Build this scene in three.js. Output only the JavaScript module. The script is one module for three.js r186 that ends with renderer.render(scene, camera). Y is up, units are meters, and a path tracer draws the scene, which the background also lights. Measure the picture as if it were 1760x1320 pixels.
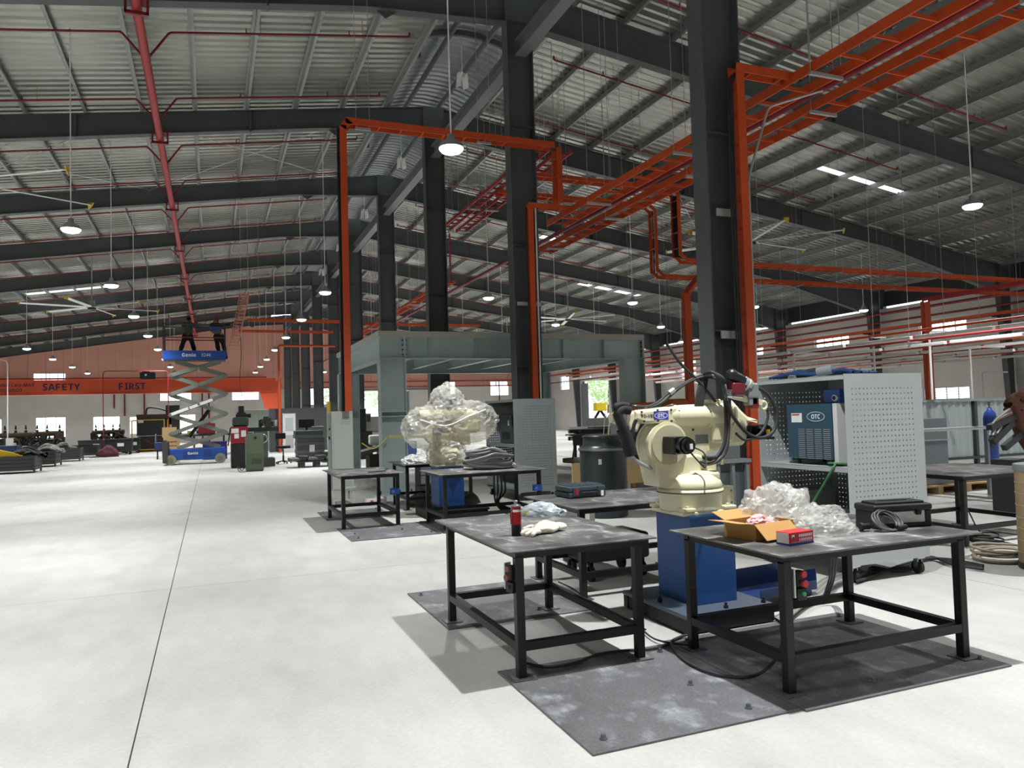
import * as THREE from 'three';
import { RoundedBoxGeometry } from 'three/addons/geometries/RoundedBoxGeometry.js';
import { mergeGeometries, toCreasedNormals } from 'three/addons/utils/BufferGeometryUtils.js';
import { RectAreaLightUniformsLib } from 'three/addons/lights/RectAreaLightUniformsLib.js';
import { ImprovedNoise } from 'three/addons/math/ImprovedNoise.js';
import { FontLoader } from 'three/addons/loaders/FontLoader.js';
import { TextGeometry } from 'three/addons/geometries/TextGeometry.js';

// ---------- camera, sky, exposure ----------
const scene = new THREE.Scene();
const FPX = 1290.9, EYE = 1.6;
const camera = new THREE.PerspectiveCamera(2 * Math.atan(660 / FPX) * 180 / Math.PI, 4 / 3, 0.05, 300);
camera.position.set(0, EYE, 0);
camera.rotation.set(0.0403485, -0.382053, -0.0286501, 'YXZ');
camera.updateMatrixWorld(true);
const renderer = new THREE.WebGLRenderer();
renderer.toneMapping = THREE.LinearToneMapping;
renderer.toneMappingExposure = 1.0;
renderer.shadowMap.enabled = true;
scene.background = new THREE.Color().setRGB(3.2, 3.35, 3.5);       // bright overcast sky beyond the openings
const LAMP_CD = 142;                                              // candela of every high-bay lamp on its axis
RectAreaLightUniformsLib.init();

// ---------- helpers ----------
const V = (x, y, z) => new THREE.Vector3(x, y, z);
const ray = (u, v) => V((u - 880) / FPX, -(v - 660) / FPX, -1).applyQuaternion(camera.quaternion);
const onY = (u, v, y = 0) => { const d = ray(u, v); return d.multiplyScalar((y - EYE) / d.y).add(camera.position); };
const onX = (u, v, x) => { const d = ray(u, v); return d.multiplyScalar(x / d.x).add(camera.position); };
const onZ = (u, v, z) => { const d = ray(u, v); return d.multiplyScalar(z / d.z).add(camera.position); };
let seedState = 20240611;
function rnd(a = 0, b = 1) { seedState = (Math.imul(seedState, 1664525) + 1013904223) >>> 0; return a + (b - a) * seedState / 4294967296; }
const perlin = new ImprovedNoise();
const nz = (x, y, z = 0) => perlin.noise(x, y, z);

const taken = new Map();
function numbered(name) { const n = taken.get(name) || 0; taken.set(name, n + 1); return n ? name + '_' + String(n).padStart(3, '0') : name; }
function thing(name, label, category, [x, y, z] = [0, 0, 0], turn = 0, group) {
  const o = new THREE.Group(); o.name = numbered(name); o.position.set(x, y, z); o.rotation.y = turn; scene.add(o);
  o.userData = { label, category }; if (group) o.userData.group = group; return o;
}
function tag(o, label, category, group, kind) { o.userData = { label, category }; if (group) o.userData.group = group; if (kind) o.userData.kind = kind; return o; }
function struct(name, label) { const o = new THREE.Group(); o.name = numbered(name); o.userData = { label, category: name.split('_')[0], kind: 'structure' }; scene.add(o); return o; }
function uvMetres(g) {                                            // box-projected uv in metres
  const p = g.attributes.position, n = g.attributes.normal, uv = new Float32Array(p.count * 2);
  for (let i = 0; i < p.count; i++) {
    const ax = Math.abs(n.getX(i)), ay = Math.abs(n.getY(i)), az = Math.abs(n.getZ(i));
    if (ay >= ax && ay >= az) { uv[2 * i] = p.getX(i); uv[2 * i + 1] = p.getZ(i); } else if (ax >= az) { uv[2 * i] = p.getZ(i); uv[2 * i + 1] = p.getY(i); } else { uv[2 * i] = p.getX(i); uv[2 * i + 1] = p.getY(i); }
  }
  g.setAttribute('uv', new THREE.BufferAttribute(uv, 2)); return g;
}
function join(list) {
  const a = [].concat(list).filter(Boolean).map((g) => { const q = g.index ? g.toNonIndexed() : g.clone(); for (const k of Object.keys(q.attributes)) if (!['position', 'normal', 'uv'].includes(k)) q.deleteAttribute(k); return q; });
  return uvMetres(a.length > 1 ? mergeGeometries(a) : a[0]);
}
function mesh(name, geo, material, parent) {
  const m = new THREE.Mesh(geo, material); m.name = parent === scene ? numbered(name) : name; m.castShadow = m.receiveShadow = true; (parent || scene).add(m); return m;
}
const part = (name, list, material, parent) => mesh(name, join(list), material, parent);
const bx = (w, h, d, x = 0, y = 0, z = 0) => new THREE.BoxGeometry(w, h, d).translate(x, y, z);
const bb = (x0, x1, y0, y1, z0, z1) => new THREE.BoxGeometry(Math.abs(x1 - x0), Math.abs(y1 - y0), Math.abs(z1 - z0)).translate((x0 + x1) / 2, (y0 + y1) / 2, (z0 + z1) / 2);
const rb = (w, h, d, x = 0, y = 0, z = 0, r = 0.01, s = 2) => new RoundedBoxGeometry(w, h, d, s, Math.min(r, w / 2.01, h / 2.01, d / 2.01)).translate(x, y, z);
const cyl = (r, h, x = 0, y = 0, z = 0, n = 20, r2 = r) => new THREE.CylinderGeometry(r2, r, h, n).translate(x, y, z);
const cylX = (r, h, x = 0, y = 0, z = 0, n = 20, r2 = r) => new THREE.CylinderGeometry(r2, r, h, n).rotateZ(-Math.PI / 2).translate(x, y, z);   // r2 towards +x
const cylZ = (r, h, x = 0, y = 0, z = 0, n = 20, r2 = r) => new THREE.CylinderGeometry(r2, r, h, n).rotateX(Math.PI / 2).translate(x, y, z);    // r2 towards +z
const sph = (r, x = 0, y = 0, z = 0, n = 16) => new THREE.SphereGeometry(r, n, Math.max(6, n >> 1)).translate(x, y, z);
const lathe = (pts, n = 28) => new THREE.LatheGeometry(pts.map(([r, y]) => new THREE.Vector2(r, y)), n);
const vv = (p) => (Array.isArray(p) ? V(...p) : p.clone());
function orient(g, a, b, up = V(0, 1, 0)) {                        // geometry built along +z from 0, moved to run a -> b with +y near up
  a = vv(a); b = vv(b); const z = b.clone().sub(a).normalize(); let x = up.clone().cross(z); if (x.lengthSq() < 1e-8) x = V(1, 0, 0).cross(z); x.normalize();
  return g.applyMatrix4(new THREE.Matrix4().makeBasis(x, z.clone().cross(x), z).setPosition(a));
}
const len = (a, b) => vv(a).distanceTo(vv(b));
const bar = (a, b, w, h = w, up) => orient(bx(w, h, len(a, b), 0, 0, len(a, b) / 2), a, b, up);
const rod = (a, b, r, n = 8, r2 = r) => orient(new THREE.CylinderGeometry(r2, r, len(a, b), n).rotateX(Math.PI / 2).translate(0, 0, len(a, b) / 2), a, b);
function ibar(a, b, depth, width, tf = 0.018, tw = 0.012, up) {
  const L = len(a, b), g = [bx(tw, depth - 2 * tf, L, 0, 0, L / 2), bx(width, tf, L, 0, (depth - tf) / 2, L / 2), bx(width, tf, L, 0, -(depth - tf) / 2, L / 2)];
  return g.map((q) => orient(q, a, b, up));
}
const tube = (pts, r, seg = 0, n = 8, closed = false) => new THREE.TubeGeometry(new THREE.CatmullRomCurve3(pts.map(vv), closed, 'centripetal'), seg || pts.length * 6, r, n, closed);
function pipe(pts, r, bend = 0.1, n = 8) {                          // straight runs with rounded bends
  pts = pts.map(vv); const out = [pts[0].clone()];
  for (let i = 1; i < pts.length - 1; i++) {
    const p = pts[i], d0 = pts[i - 1].clone().sub(p), d1 = pts[i + 1].clone().sub(p), k = Math.min(bend, d0.length() * 0.45, d1.length() * 0.45);
    const a = p.clone().addScaledVector(d0.normalize(), k), b = p.clone().addScaledVector(d1.normalize(), k);
    for (let s = 0; s <= 4; s++) { const t = s / 4; out.push(a.clone().multiplyScalar((1 - t) * (1 - t)).addScaledVector(p, 2 * t * (1 - t)).addScaledVector(b, t * t)); }
  }
  out.push(pts[pts.length - 1].clone()); const path = new THREE.CurvePath();
  for (let i = 0; i < out.length - 1; i++) path.add(new THREE.LineCurve3(out[i], out[i + 1]));
  const g = []; for (let i = 0; i < out.length - 1; i++) g.push(rod(out[i], out[i + 1], r, n));
  for (let i = 1; i < out.length - 1; i++) g.push(new THREE.SphereGeometry(r, n, 4).translate(out[i].x, out[i].y, out[i].z));
  return join(g);
}
function prism(pts, depth, bevel = 0) {                             // xy outline, extruded along z and centred on it
  const s = new THREE.Shape(pts.map(([x, y]) => new THREE.Vector2(x, y)));
  return new THREE.ExtrudeGeometry(s, { depth: depth - 2 * bevel, bevelEnabled: bevel > 0, bevelSize: bevel, bevelThickness: bevel, bevelOffset: -bevel, bevelSegments: 2, steps: 1, curveSegments: 8 }).translate(0, 0, -depth / 2 + bevel);
}
const mirrorCopy = (o, label, [x, y, z], turn, group) => { const c = o.clone(); c.name = numbered(o.name.replace(/_\d{3}$/, '')); c.position.set(x, y, z); if (turn !== undefined) c.rotation.y = turn; c.userData = { ...o.userData, label }; if (group) c.userData.group = group; scene.add(c); return c; };

// ---------- materials ----------
function canvasTex(w, h, draw, repeat) {
  const c = document.createElement('canvas'); c.width = w; c.height = h; draw(c.getContext('2d'), w, h);
  const t = new THREE.CanvasTexture(c); t.colorSpace = THREE.SRGBColorSpace; t.magFilter = THREE.LinearFilter; if (repeat) { t.wrapS = t.wrapT = THREE.RepeatWrapping; } return t;
}
function noiseTex(size, period, fn, srgb = true) {                  // tiling-free enough: fn(u, v in metres) -> [r, g, b] 0..1
  const d = new Uint8Array(size * size * 4);
  for (let j = 0; j < size; j++) for (let i = 0; i < size; i++) { const c = fn(i / size * period, j / size * period), k = 4 * (j * size + i); for (let q = 0; q < 3; q++) d[k + q] = Math.max(0, Math.min(255, (Array.isArray(c) ? c[q] : c) * 255)); d[k + 3] = 255; }
  const t = new THREE.DataTexture(d, size, size); t.wrapS = t.wrapT = THREE.MirroredRepeatWrapping; t.magFilter = THREE.LinearFilter; t.minFilter = THREE.LinearMipmapLinearFilter; t.generateMipmaps = true; if (srgb) t.colorSpace = THREE.SRGBColorSpace; t.repeat.set(1 / period, 1 / period); t.needsUpdate = true; return t;
}
const std = (c, roughness = 0.6, metalness = 0, o = {}) => new THREE.MeshStandardMaterial({ color: c, roughness, metalness, ...o });
const fbm = (x, y, o = 4) => { let s = 0, a = 0.5; for (let i = 0; i < o; i++) { s += a * nz(x, y, 7.3 + i * 3.1); x *= 2.03; y *= 2.03; a *= 0.5; } return s; };
const floorTex = noiseTex(1024, 9, (x, y) => { const k = 0.735 + 0.10 * fbm(x * 0.7, y * 0.7, 5) + 0.05 * fbm(x * 6 + 9, y * 2.2, 3) + 0.03 * nz(x * 40, y * 40); return [k, k * 1.0, k * 0.972]; });
const plateTex = noiseTex(1024, 2.4, (x, y) => { const s = fbm(x * 3, y * 3, 5), d = Math.max(0, fbm(x * 9 + 4, y * 5, 4) - 0.06) + Math.max(0, fbm(x * 3.4 + 40, y * 3.4, 5) - 0.1); const k = 0.40 + 0.10 * s + 0.5 * d + 0.06 * nz(x * 60, y * 60); return [k, k * 1.01, k * 1.03]; });
const topTex = noiseTex(1024, 2.4, (x, y) => { const s = fbm(x * 2.2 + 3, y * 2.2, 5), d = Math.max(0, fbm(x * 4 + 14, y * 9, 4) - 0.05), e = Math.max(0, fbm(x * 13 + 2, y * 5 + 9, 4) - 0.14), w = Math.min(0, fbm(x * 1.6 + 31, y * 1.6, 3) + 0.08), k = 0.41 + 0.1 * s + 0.55 * d + 0.9 * e + 0.5 * w + 0.05 * nz(x * 70, y * 70); return [k, k * 0.995, k * 0.98]; });
const wallTex = noiseTex(512, 6, (x, y) => { const k = 0.90 + 0.05 * fbm(x * 0.9, y * 0.9, 4) + 0.02 * nz(x * 14, y * 14); return [k, k * 0.995, k * 0.98]; });
const ribTone = noiseTex(512, 12, (x, y) => { const k = 0.86 + 0.16 * fbm(x * 0.5, y * 1.8, 4); return [k, k, k * 0.985]; });
const paintTex = noiseTex(512, 3, (x, y) => { const k = 0.93 + 0.1 * fbm(x * 2, y * 1.2, 4); return [k, k, k]; });
const M = {
  floor: std(0xffffff, 0.55, 0, { map: floorTex }), joint: std(0x3a3a38, 0.95),
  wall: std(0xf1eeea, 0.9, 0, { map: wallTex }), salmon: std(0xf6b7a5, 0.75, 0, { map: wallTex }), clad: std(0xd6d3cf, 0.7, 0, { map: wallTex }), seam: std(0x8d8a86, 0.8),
  sheet: std(0xbcbdb8, 0.24, 0.62, { map: ribTone, side: THREE.DoubleSide }), monitorSheet: std(0x969b9e, 0.34, 0.55, { side: THREE.DoubleSide }),
  frame: std(0x5a5e60, 0.55, 0.1, { map: paintTex }), purlin: std(0x9a9c9a, 0.45, 0.55), tie: std(0x75797a, 0.5, 0.2),
  orange: std(0xd2501f, 0.5, 0.05, { map: paintTex }), red: std(0x7c1822, 0.5, 0.05), redPipe: std(0xa32c30, 0.45, 0.05),
  galv: std(0xb9bdbd, 0.42, 0.6), white: std(0xe9e9e6, 0.55), black: std(0x131416, 0.55), rubber: std(0x1b1b1c, 0.8), blackPaint: std(0x0b0c0d, 0.45, 0.1, { map: paintTex }),
  plate: std(0xffffff, 0.55, 0.25, { map: plateTex }), top: std(0xffffff, 0.5, 0.3, { map: topTex }),
  blue: std(0x1d4f8f, 0.4, 0.05, { map: paintTex }), mezz: std(0xbfd0cf, 0.5, 0.1, { map: paintTex }), deck: std(0xb4b4aa, 0.8),
  cream: std(0xd9d3b4, 0.38), creamDark: std(0xb9b395, 0.5), chrome: std(0xd2d4d6, 0.2, 0.95), steel: std(0x8d9092, 0.35, 0.8), grey: std(0x7d8284, 0.55), dark: std(0x2b2f30, 0.6), peg: std(0xb2b8b9, 0.5, 0.25), pegDark: std(0x8a9192, 0.5, 0.25),
  glass: new THREE.MeshPhysicalMaterial({ color: 0xffffff, roughness: 0.02, transmission: 1, thickness: 0, ior: 1.45 }), upvc: std(0xe6e6e2, 0.5), alu: std(0xb4b8ba, 0.4, 0.6),
  glow: std(0xffffff, 0.5, 0, { emissive: 0xf4faff, emissiveIntensity: 6 }), yellow: std(0xd8b21c, 0.5), green: std(0x4f6046, 0.55), cable: std(0x2a2a2b, 0.65), greyCable: std(0x8b8b88, 0.6),
};
const font = await new FontLoader().loadAsync('fonts/droid/droid_sans_bold.typeface.json');
const fontMono = await new FontLoader().loadAsync('fonts/droid/droid_sans_regular.typeface.json');
function lettering(text, size, depth = 0.004, f = font) { const g = new TextGeometry(text, { font: f, size, depth, curveSegments: 4, bevelEnabled: false }); g.computeBoundingBox(); const b = g.boundingBox; return g.translate(-(b.min.x + b.max.x) / 2, -(b.min.y + b.max.y) / 2, 0); }

// ---------- the building ----------
const BAY = 6.7, Z0 = -8.1, XC = 6.3, XR = 31.3, XL = -19.5, ZN = 8.6, ZF = -70;
const frameZ = (n) => Z0 - BAY * n;
const topY = (x) => 10.9 - 0.146 * Math.abs(x - XC);               // top of the rafters
const roofY = (x) => topY(x) + 0.2;                                 // roof sheeting on the purlins
// floor: slabs with open saw-cut joints
{
  const f = struct('floor', 'pale grey concrete factory floor with saw cut joints');
  part('subfloor', bb(XL - 0.3, XR + 0.6, -0.3, -0.005, ZF - 0.4, ZN + 0.4), M.joint, f);
  const xs = [XL - 0.2]; for (let x = -0.38 - 6.68 * 2; x < XR; x += 6.68) xs.push(x); xs.push(XR + 0.5);
  const zs = [ZN + 0.3]; for (let n = -2; n <= 9; n++) zs.push(frameZ(n)); zs.push(ZF - 0.3);
  for (let i = 0; i < xs.length - 1; i++) for (let j = 0; j < zs.length - 1; j++)
    part('floor_slab', bb(xs[i] + 0.004, xs[i + 1] - 0.004, -0.005, 0, zs[j] - 0.004, zs[j + 1] + 0.004), M.floor, f);
}
// walls with openings: holes [u0, u1, v0, v1] in wall coordinates
function wallGeo(u0, u1, v0, topFn, holes, thick) {
  const s = new THREE.Shape([new THREE.Vector2(u0, v0), new THREE.Vector2(u1, v0), ...topFn.map(([a, b]) => new THREE.Vector2(a, b))]);
  for (const [a, b, c, d] of holes) s.holes.push(new THREE.Path([new THREE.Vector2(a, c), new THREE.Vector2(a, d), new THREE.Vector2(b, d), new THREE.Vector2(b, c)]));
  return new THREE.ExtrudeGeometry(s, { depth: thick, bevelEnabled: false });
}
function windowAt(label, axis, at, u0, u1, v0, v1, cols, rows, louvre) {
  const w = struct('window_' + (++windowAt.n), label); const g = [], t = 0.05, P = (ua, ub, va, vb, d = 0.08) => (axis === 'z' ? bb(ua, ub, va, vb, at - d / 2, at + d / 2) : bb(at - d / 2, at + d / 2, va, vb, ua, ub));
  part('window_frame', [P(u0, u1, v0, v0 + t), P(u0, u1, v1 - t, v1), P(u0, u0 + t, v0 + t, v1 - t), P(u1 - t, u1, v0 + t, v1 - t)], M.alu, w);
  for (let i = 1; i < cols; i++) part('mullion', P(u0 + (u1 - u0) * i / cols - 0.02, u0 + (u1 - u0) * i / cols + 0.02, v0 + t, v1 - t, 0.06), M.alu, w);
  for (let j = 1; j < rows; j++) for (let i = 0; i < cols; i++) part('glazing_bar', P(u0 + (u1 - u0) * i / cols + 0.03, u0 + (u1 - u0) * (i + 1) / cols - 0.03, v0 + (v1 - v0) * j / rows - 0.012, v0 + (v1 - v0) * j / rows + 0.012, 0.04), M.alu, w);
  for (let i = 0; i < cols; i++) part('pane', P(u0 + (u1 - u0) * i / cols + 0.025, u0 + (u1 - u0) * (i + 1) / cols - 0.025, v0 + t, v1 - t, 0.008), M.glass, w);
  return w;
}
windowAt.n = 0;
// far end wall
const farHoles = [[-4.0, -1.5, 3.55, 4.3], [1.7, 4.0, 3.5, 4.3], [-13.2, -10.9, 5.3, 6.0], [-13.05, -10.9, 0.75, 2.45], [-9.0, -7.0, 0.7, 2.4], [-6.35, -5.6, 0, 2.35], [-17.6, -15.3, 0.75, 2.4], [-3.2, -1.2, 0.75, 2.4], [7.9, 10.4, 2.95, 4.6], [12.6, 17.5, 0, 4.15], [25.8, 27.8, 3.5, 4.95], [20.2, 22.2, 3.5, 4.95]];
{
  const w = struct('wall_far', 'off-white plastered far end wall with upper cladding');
  part('plaster', wallGeo(XL - 0.3, XR + 0.4, 0, [[XR + 0.4, 4.45], [XL - 0.3, 4.45]], farHoles.map(([a, b, c, d]) => [a, b, c, Math.min(d, 4.449)]).filter(([a, b, c]) => c < 4.4).map(([a, b, c, d]) => [a, b, c + (c ? 0 : 0.001), d]), 0.3).translate(0, 0, ZF - 0.3), M.wall, w);
  let k = 0;
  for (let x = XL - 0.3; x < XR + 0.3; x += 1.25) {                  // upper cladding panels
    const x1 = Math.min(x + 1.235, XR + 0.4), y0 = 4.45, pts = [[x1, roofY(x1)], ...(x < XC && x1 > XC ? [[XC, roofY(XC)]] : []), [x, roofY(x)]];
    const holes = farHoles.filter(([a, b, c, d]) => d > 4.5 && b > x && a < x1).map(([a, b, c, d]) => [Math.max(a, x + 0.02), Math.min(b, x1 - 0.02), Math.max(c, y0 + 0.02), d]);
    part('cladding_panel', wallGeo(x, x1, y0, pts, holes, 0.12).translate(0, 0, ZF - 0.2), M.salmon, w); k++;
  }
  part('backing', wallGeo(XL - 0.3, XR + 0.4, 4.45, [[XR + 0.4, roofY(XR)], [XC, roofY(XC)], [XL - 0.3, roofY(XL)]], farHoles.filter(([a, b, c, d]) => d > 4.5).map(([a, b, c, d]) => [a, b, Math.max(c, 4.46), d]), 0.05).translate(0, 0, ZF - 0.27), M.seam, w);
  for (const [a, b, c, d] of farHoles) if (c > 0) windowAt(c > 4 ? 'high window above the orange crane girder in the far wall' : c > 3 ? 'bright clerestory window in the far end wall' : 'low shop window in the far end wall', 'z', ZF - 0.12, a, b, c, d, Math.max(2, Math.round((b - a) / 0.62)), d - c > 1.2 ? 3 : 1);
  const d1 = struct('door_1', 'white glazed personnel door in the far end wall');
  part('door_frame', [bb(-6.35, -6.27, 0, 2.35, ZF - 0.2, ZF - 0.02), bb(-5.68, -5.6, 0, 2.35, ZF - 0.2, ZF - 0.02), bb(-6.27, -5.68, 1.9, 1.98, ZF - 0.2, ZF - 0.02), bb(-6.27, -5.68, 2.27, 2.35, ZF - 0.2, ZF - 0.02)], M.upvc, d1);
  part('door_panel', bb(-6.26, -5.69, 0.02, 0.9, ZF - 0.14, ZF - 0.09), M.upvc, d1); part('pane', bb(-6.26, -5.69, 0.9, 1.9, ZF - 0.12, ZF - 0.11), M.glass, d1); part('pane', bb(-6.26, -5.69, 1.98, 2.27, ZF - 0.12, ZF - 0.11), M.glass, d1);
  const sl = struct('door_2', 'open sliding door leaf beside the wide doorway in the far wall');
  part('door_panel', bb(17.1, 17.5, 0.03, 4.1, ZF + 0.03, ZF + 0.1), M.grey, sl); part('door_track', bb(12, 19.5, 4.2, 4.32, ZF + 0.02, ZF + 0.14), M.grey, sl);
}
// right wall (plane x = XR + 0.3), windows bay by bay
const rightHoles = [];
for (let n = -2; n < 9; n++) { const zc = frameZ(n) - BAY / 2 + 0.05; if (n < 5) { rightHoles.push([zc - 1.22, zc + 1.22, 4.72, 5.47], [zc - 1.2, zc + 1.2, 1.7, 2.3]); } else if (n !== 7) rightHoles.push([zc - 0.98, zc + 0.98, 3.78, 5.15]); }
rightHoles.push([-61.3, -56.4, 0.001, 4.4]);
const XW = XR + 0.25;
{
  const w = struct('wall_right', 'white right side wall with dark steel posts and window strips');
  const flip = (g) => g.applyMatrix4(new THREE.Matrix4().set(0, 0, 1, 0, 0, 1, 0, 0, 1, 0, 0, 0, 0, 0, 0, 1));        // (u, v, t) -> (t, v, u)
  const fix = (g) => { const q = flip(g).toNonIndexed(), p = q.attributes.position.array; for (let i = 0; i < p.length; i += 9) for (let k = 0; k < 3; k++) { const t = p[i + 3 + k]; p[i + 3 + k] = p[i + 6 + k]; p[i + 6 + k] = t; } q.computeVertexNormals(); return q; };
  part('plaster', fix(wallGeo(ZF - 0.3, ZN + 0.3, 0, [[ZN + 0.3, 6.38], [ZF - 0.3, 6.38]], rightHoles, 0.25)).translate(XW, 0, 0), M.wall, w);
  part('upper_wall', bb(XW + 0.1, XW + 0.25, 6.5, roofY(XW) + 0.05, ZF - 0.3, ZN + 0.3), M.dark, w);
  for (let n = -2; n <= 9; n++) part('eave_block', bb(XW, XW + 0.24, 6.38, 6.5, frameZ(n) - 0.2, frameZ(n) + 0.2), M.dark, w);      // the eave slit is open between these blocks
  for (const [a, b, c, d] of rightHoles) if (c > 0.1) windowAt(c > 4.5 ? 'high window strip in the right wall' : c > 3 ? 'tall upper window in the right wall near the far corner' : 'low louvred window in the right wall', 'x', XW + 0.12, a, b, c, d, c > 3 && c < 4.5 ? 3 : 4, c > 4.5 ? 2 : c > 3 ? 4 : 5);
  const dr = struct('door_3', 'open roller doorway frame in the right wall with greenery outside');
  part('door_frame', [bb(XW - 0.03, XW + 0.28, 0, 4.5, -61.42, -61.3), bb(XW - 0.03, XW + 0.28, 0, 4.5, -56.4, -56.28), bb(XW - 0.03, XW + 0.28, 4.4, 4.52, -61.3, -56.4)], M.upvc, dr);
  part('door_panel', bb(XW - 0.12, XW - 0.06, 0.03, 4.2, -61.3, -60.0), M.grey, dr);
}
{ const w = struct('wall_left', 'white left side wall'); part('plaster', bb(XL - 0.3, XL, 0, roofY(XL), ZF - 0.3, ZN + 0.3), M.wall, w); }
{ const w = struct('wall_near', 'white near end wall behind the viewer'); part('plaster', wallGeo(XL - 0.3, XR + 0.4, 0, [[XR + 0.4, roofY(XR)], [XC, roofY(XC)], [XL - 0.3, roofY(XL)]], [], 0.3).translate(0, 0, ZN), M.wall, w); }

// roof sheeting with trapezoidal ribs, open ridge under a raised curved vent roof
const XV0 = 4.95, XV1 = 7.65;
function ribSheet(za, zb, xa, xb, yFn, steps = 1) {
  const prof = [], pitch = 0.28; for (let z = za; z > zb + 1e-6; z -= pitch) { prof.push([z, 0]); for (const [d, h] of [[0.15, 0], [0.18, 0.042], [0.25, 0.042]]) if (z - d > zb) prof.push([z - d, h]); }
  prof.push([zb, 0]); const pos = [], xs = []; for (let i = 0; i <= steps; i++) xs.push(xa + (xb - xa) * i / steps);
  for (let i = 0; i < prof.length - 1; i++) for (let j = 0; j < steps; j++) {
    const q = (k, m) => [xs[m], yFn(xs[m]) + prof[k][1], prof[k][0]], a = q(i, j), b = q(i, j + 1), c = q(i + 1, j + 1), d = q(i + 1, j);
    pos.push(...a, ...b, ...c, ...a, ...c, ...d);
  }
  const g = new THREE.BufferGeometry(); g.setAttribute('position', new THREE.BufferAttribute(new Float32Array(pos), 3)); g.computeVertexNormals(); return uvMetres(g);
}
const skylights = [{ n: 1, xa: 18.45, xb: 22.0, z: -18.45, w: 0.28 }, { n: 5, xa: -9.2, xb: -5.0, z: -46.9, w: 0.56 }, { n: 4, xa: 20, xb: 24, z: -38.5, w: 0.56 }, { n: 3, xa: 13.5, xb: 15.5, z: -31.6, w: 0.56 }];
const roof = struct('ceiling', 'ribbed light grey metal roof sheeting on galvanised purlins');
const translucent = new THREE.MeshPhysicalMaterial({ color: 0xf4f7f5, roughness: 0.9, transmission: 0.75, thickness: 0, side: THREE.DoubleSide });
for (let n = -3; n <= 9; n++) {
  const za = n === -3 ? ZN + 0.2 : frameZ(n), zb = n === 9 ? ZF - 0.2 : frameZ(n + 1);
  for (const [xa, xb] of [[XL - 0.4, XV0], [XV1, XR + 0.7]]) {
    const sk = skylights.find((s) => s.n === n && s.xa > xa && s.xb < xb);
    if (!sk) { mesh('roof_sheet', ribSheet(za, zb, xa, xb, roofY), M.sheet, roof); continue; }
    const k0 = za - Math.round((za - sk.z) / 0.28) * 0.28, k1 = k0 - sk.w;
    mesh('roof_sheet', ribSheet(za, k0, xa, xb, roofY), M.sheet, roof); mesh('roof_sheet', ribSheet(k1, zb, xa, xb, roofY), M.sheet, roof);
    mesh('roof_sheet', ribSheet(k0, k1, xa, sk.xa, roofY), M.sheet, roof); mesh('roof_sheet', ribSheet(k0, k1, sk.xb, xb, roofY), M.sheet, roof);
    mesh('skylight_sheet', ribSheet(k0, k1, sk.xa, sk.xb, roofY), translucent, roof);
  }
  const arc = (x) => 11.62 - 0.17 * (x - XC) * (x - XC);
  mesh('ridge_vent_sheet', ribSheet(za, zb, XV0 - 0.35, XV1 + 0.35, arc, 8), M.monitorSheet, roof);
  const zm = (za + zb) / 2;
  for (const z of [zm]) {
    const pts = []; for (let i = 0; i <= 8; i++) { const x = XV0 - 0.2 + (XV1 - XV0 + 0.4) * i / 8; pts.push([x, arc(x) - 0.09, z]); }
    const g = []; for (let i = 0; i < 8; i++) g.push(bar(pts[i], pts[i + 1], 0.09, 0.14)); g.push(bar([XV0 + 0.05, roofY(XV0) - 0.2, z], [XV0 + 0.05, arc(XV0) - 0.1, z], 0.09, 0.09), bar([XV1 - 0.05, roofY(XV1) - 0.2, z], [XV1 - 0.05, arc(XV1) - 0.1, z], 0.09, 0.09));
    part('vent_rib', g, M.frame, roof);
  }
}
for (const x of [XV0 + 0.85, XV1 - 0.85]) part('vent_purlin', bb(x - 0.03, x + 0.03, 11.28, 11.45, ZF, ZN), M.frame, roof);
const purlinX = [XV0 - 0.06, XV1 + 0.06]; for (let x = XV0 - 1.35; x > XL; x -= 1.3) purlinX.push(x); for (let x = XV1 + 1.35; x < XR + 0.2; x += 1.3) purlinX.push(x);
for (const x of purlinX) { const y = topY(x), s = x < XC ? 1 : -1; part('purlin', [bb(x - 0.004, x + 0.004, y, y + 0.19, ZF, ZN), bb(x, x + s * 0.065, y, y + 0.006, ZF, ZN), bb(x - s * 0.065, x, y + 0.184, y + 0.19, ZF, ZN)], M.purlin, roof); }

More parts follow.
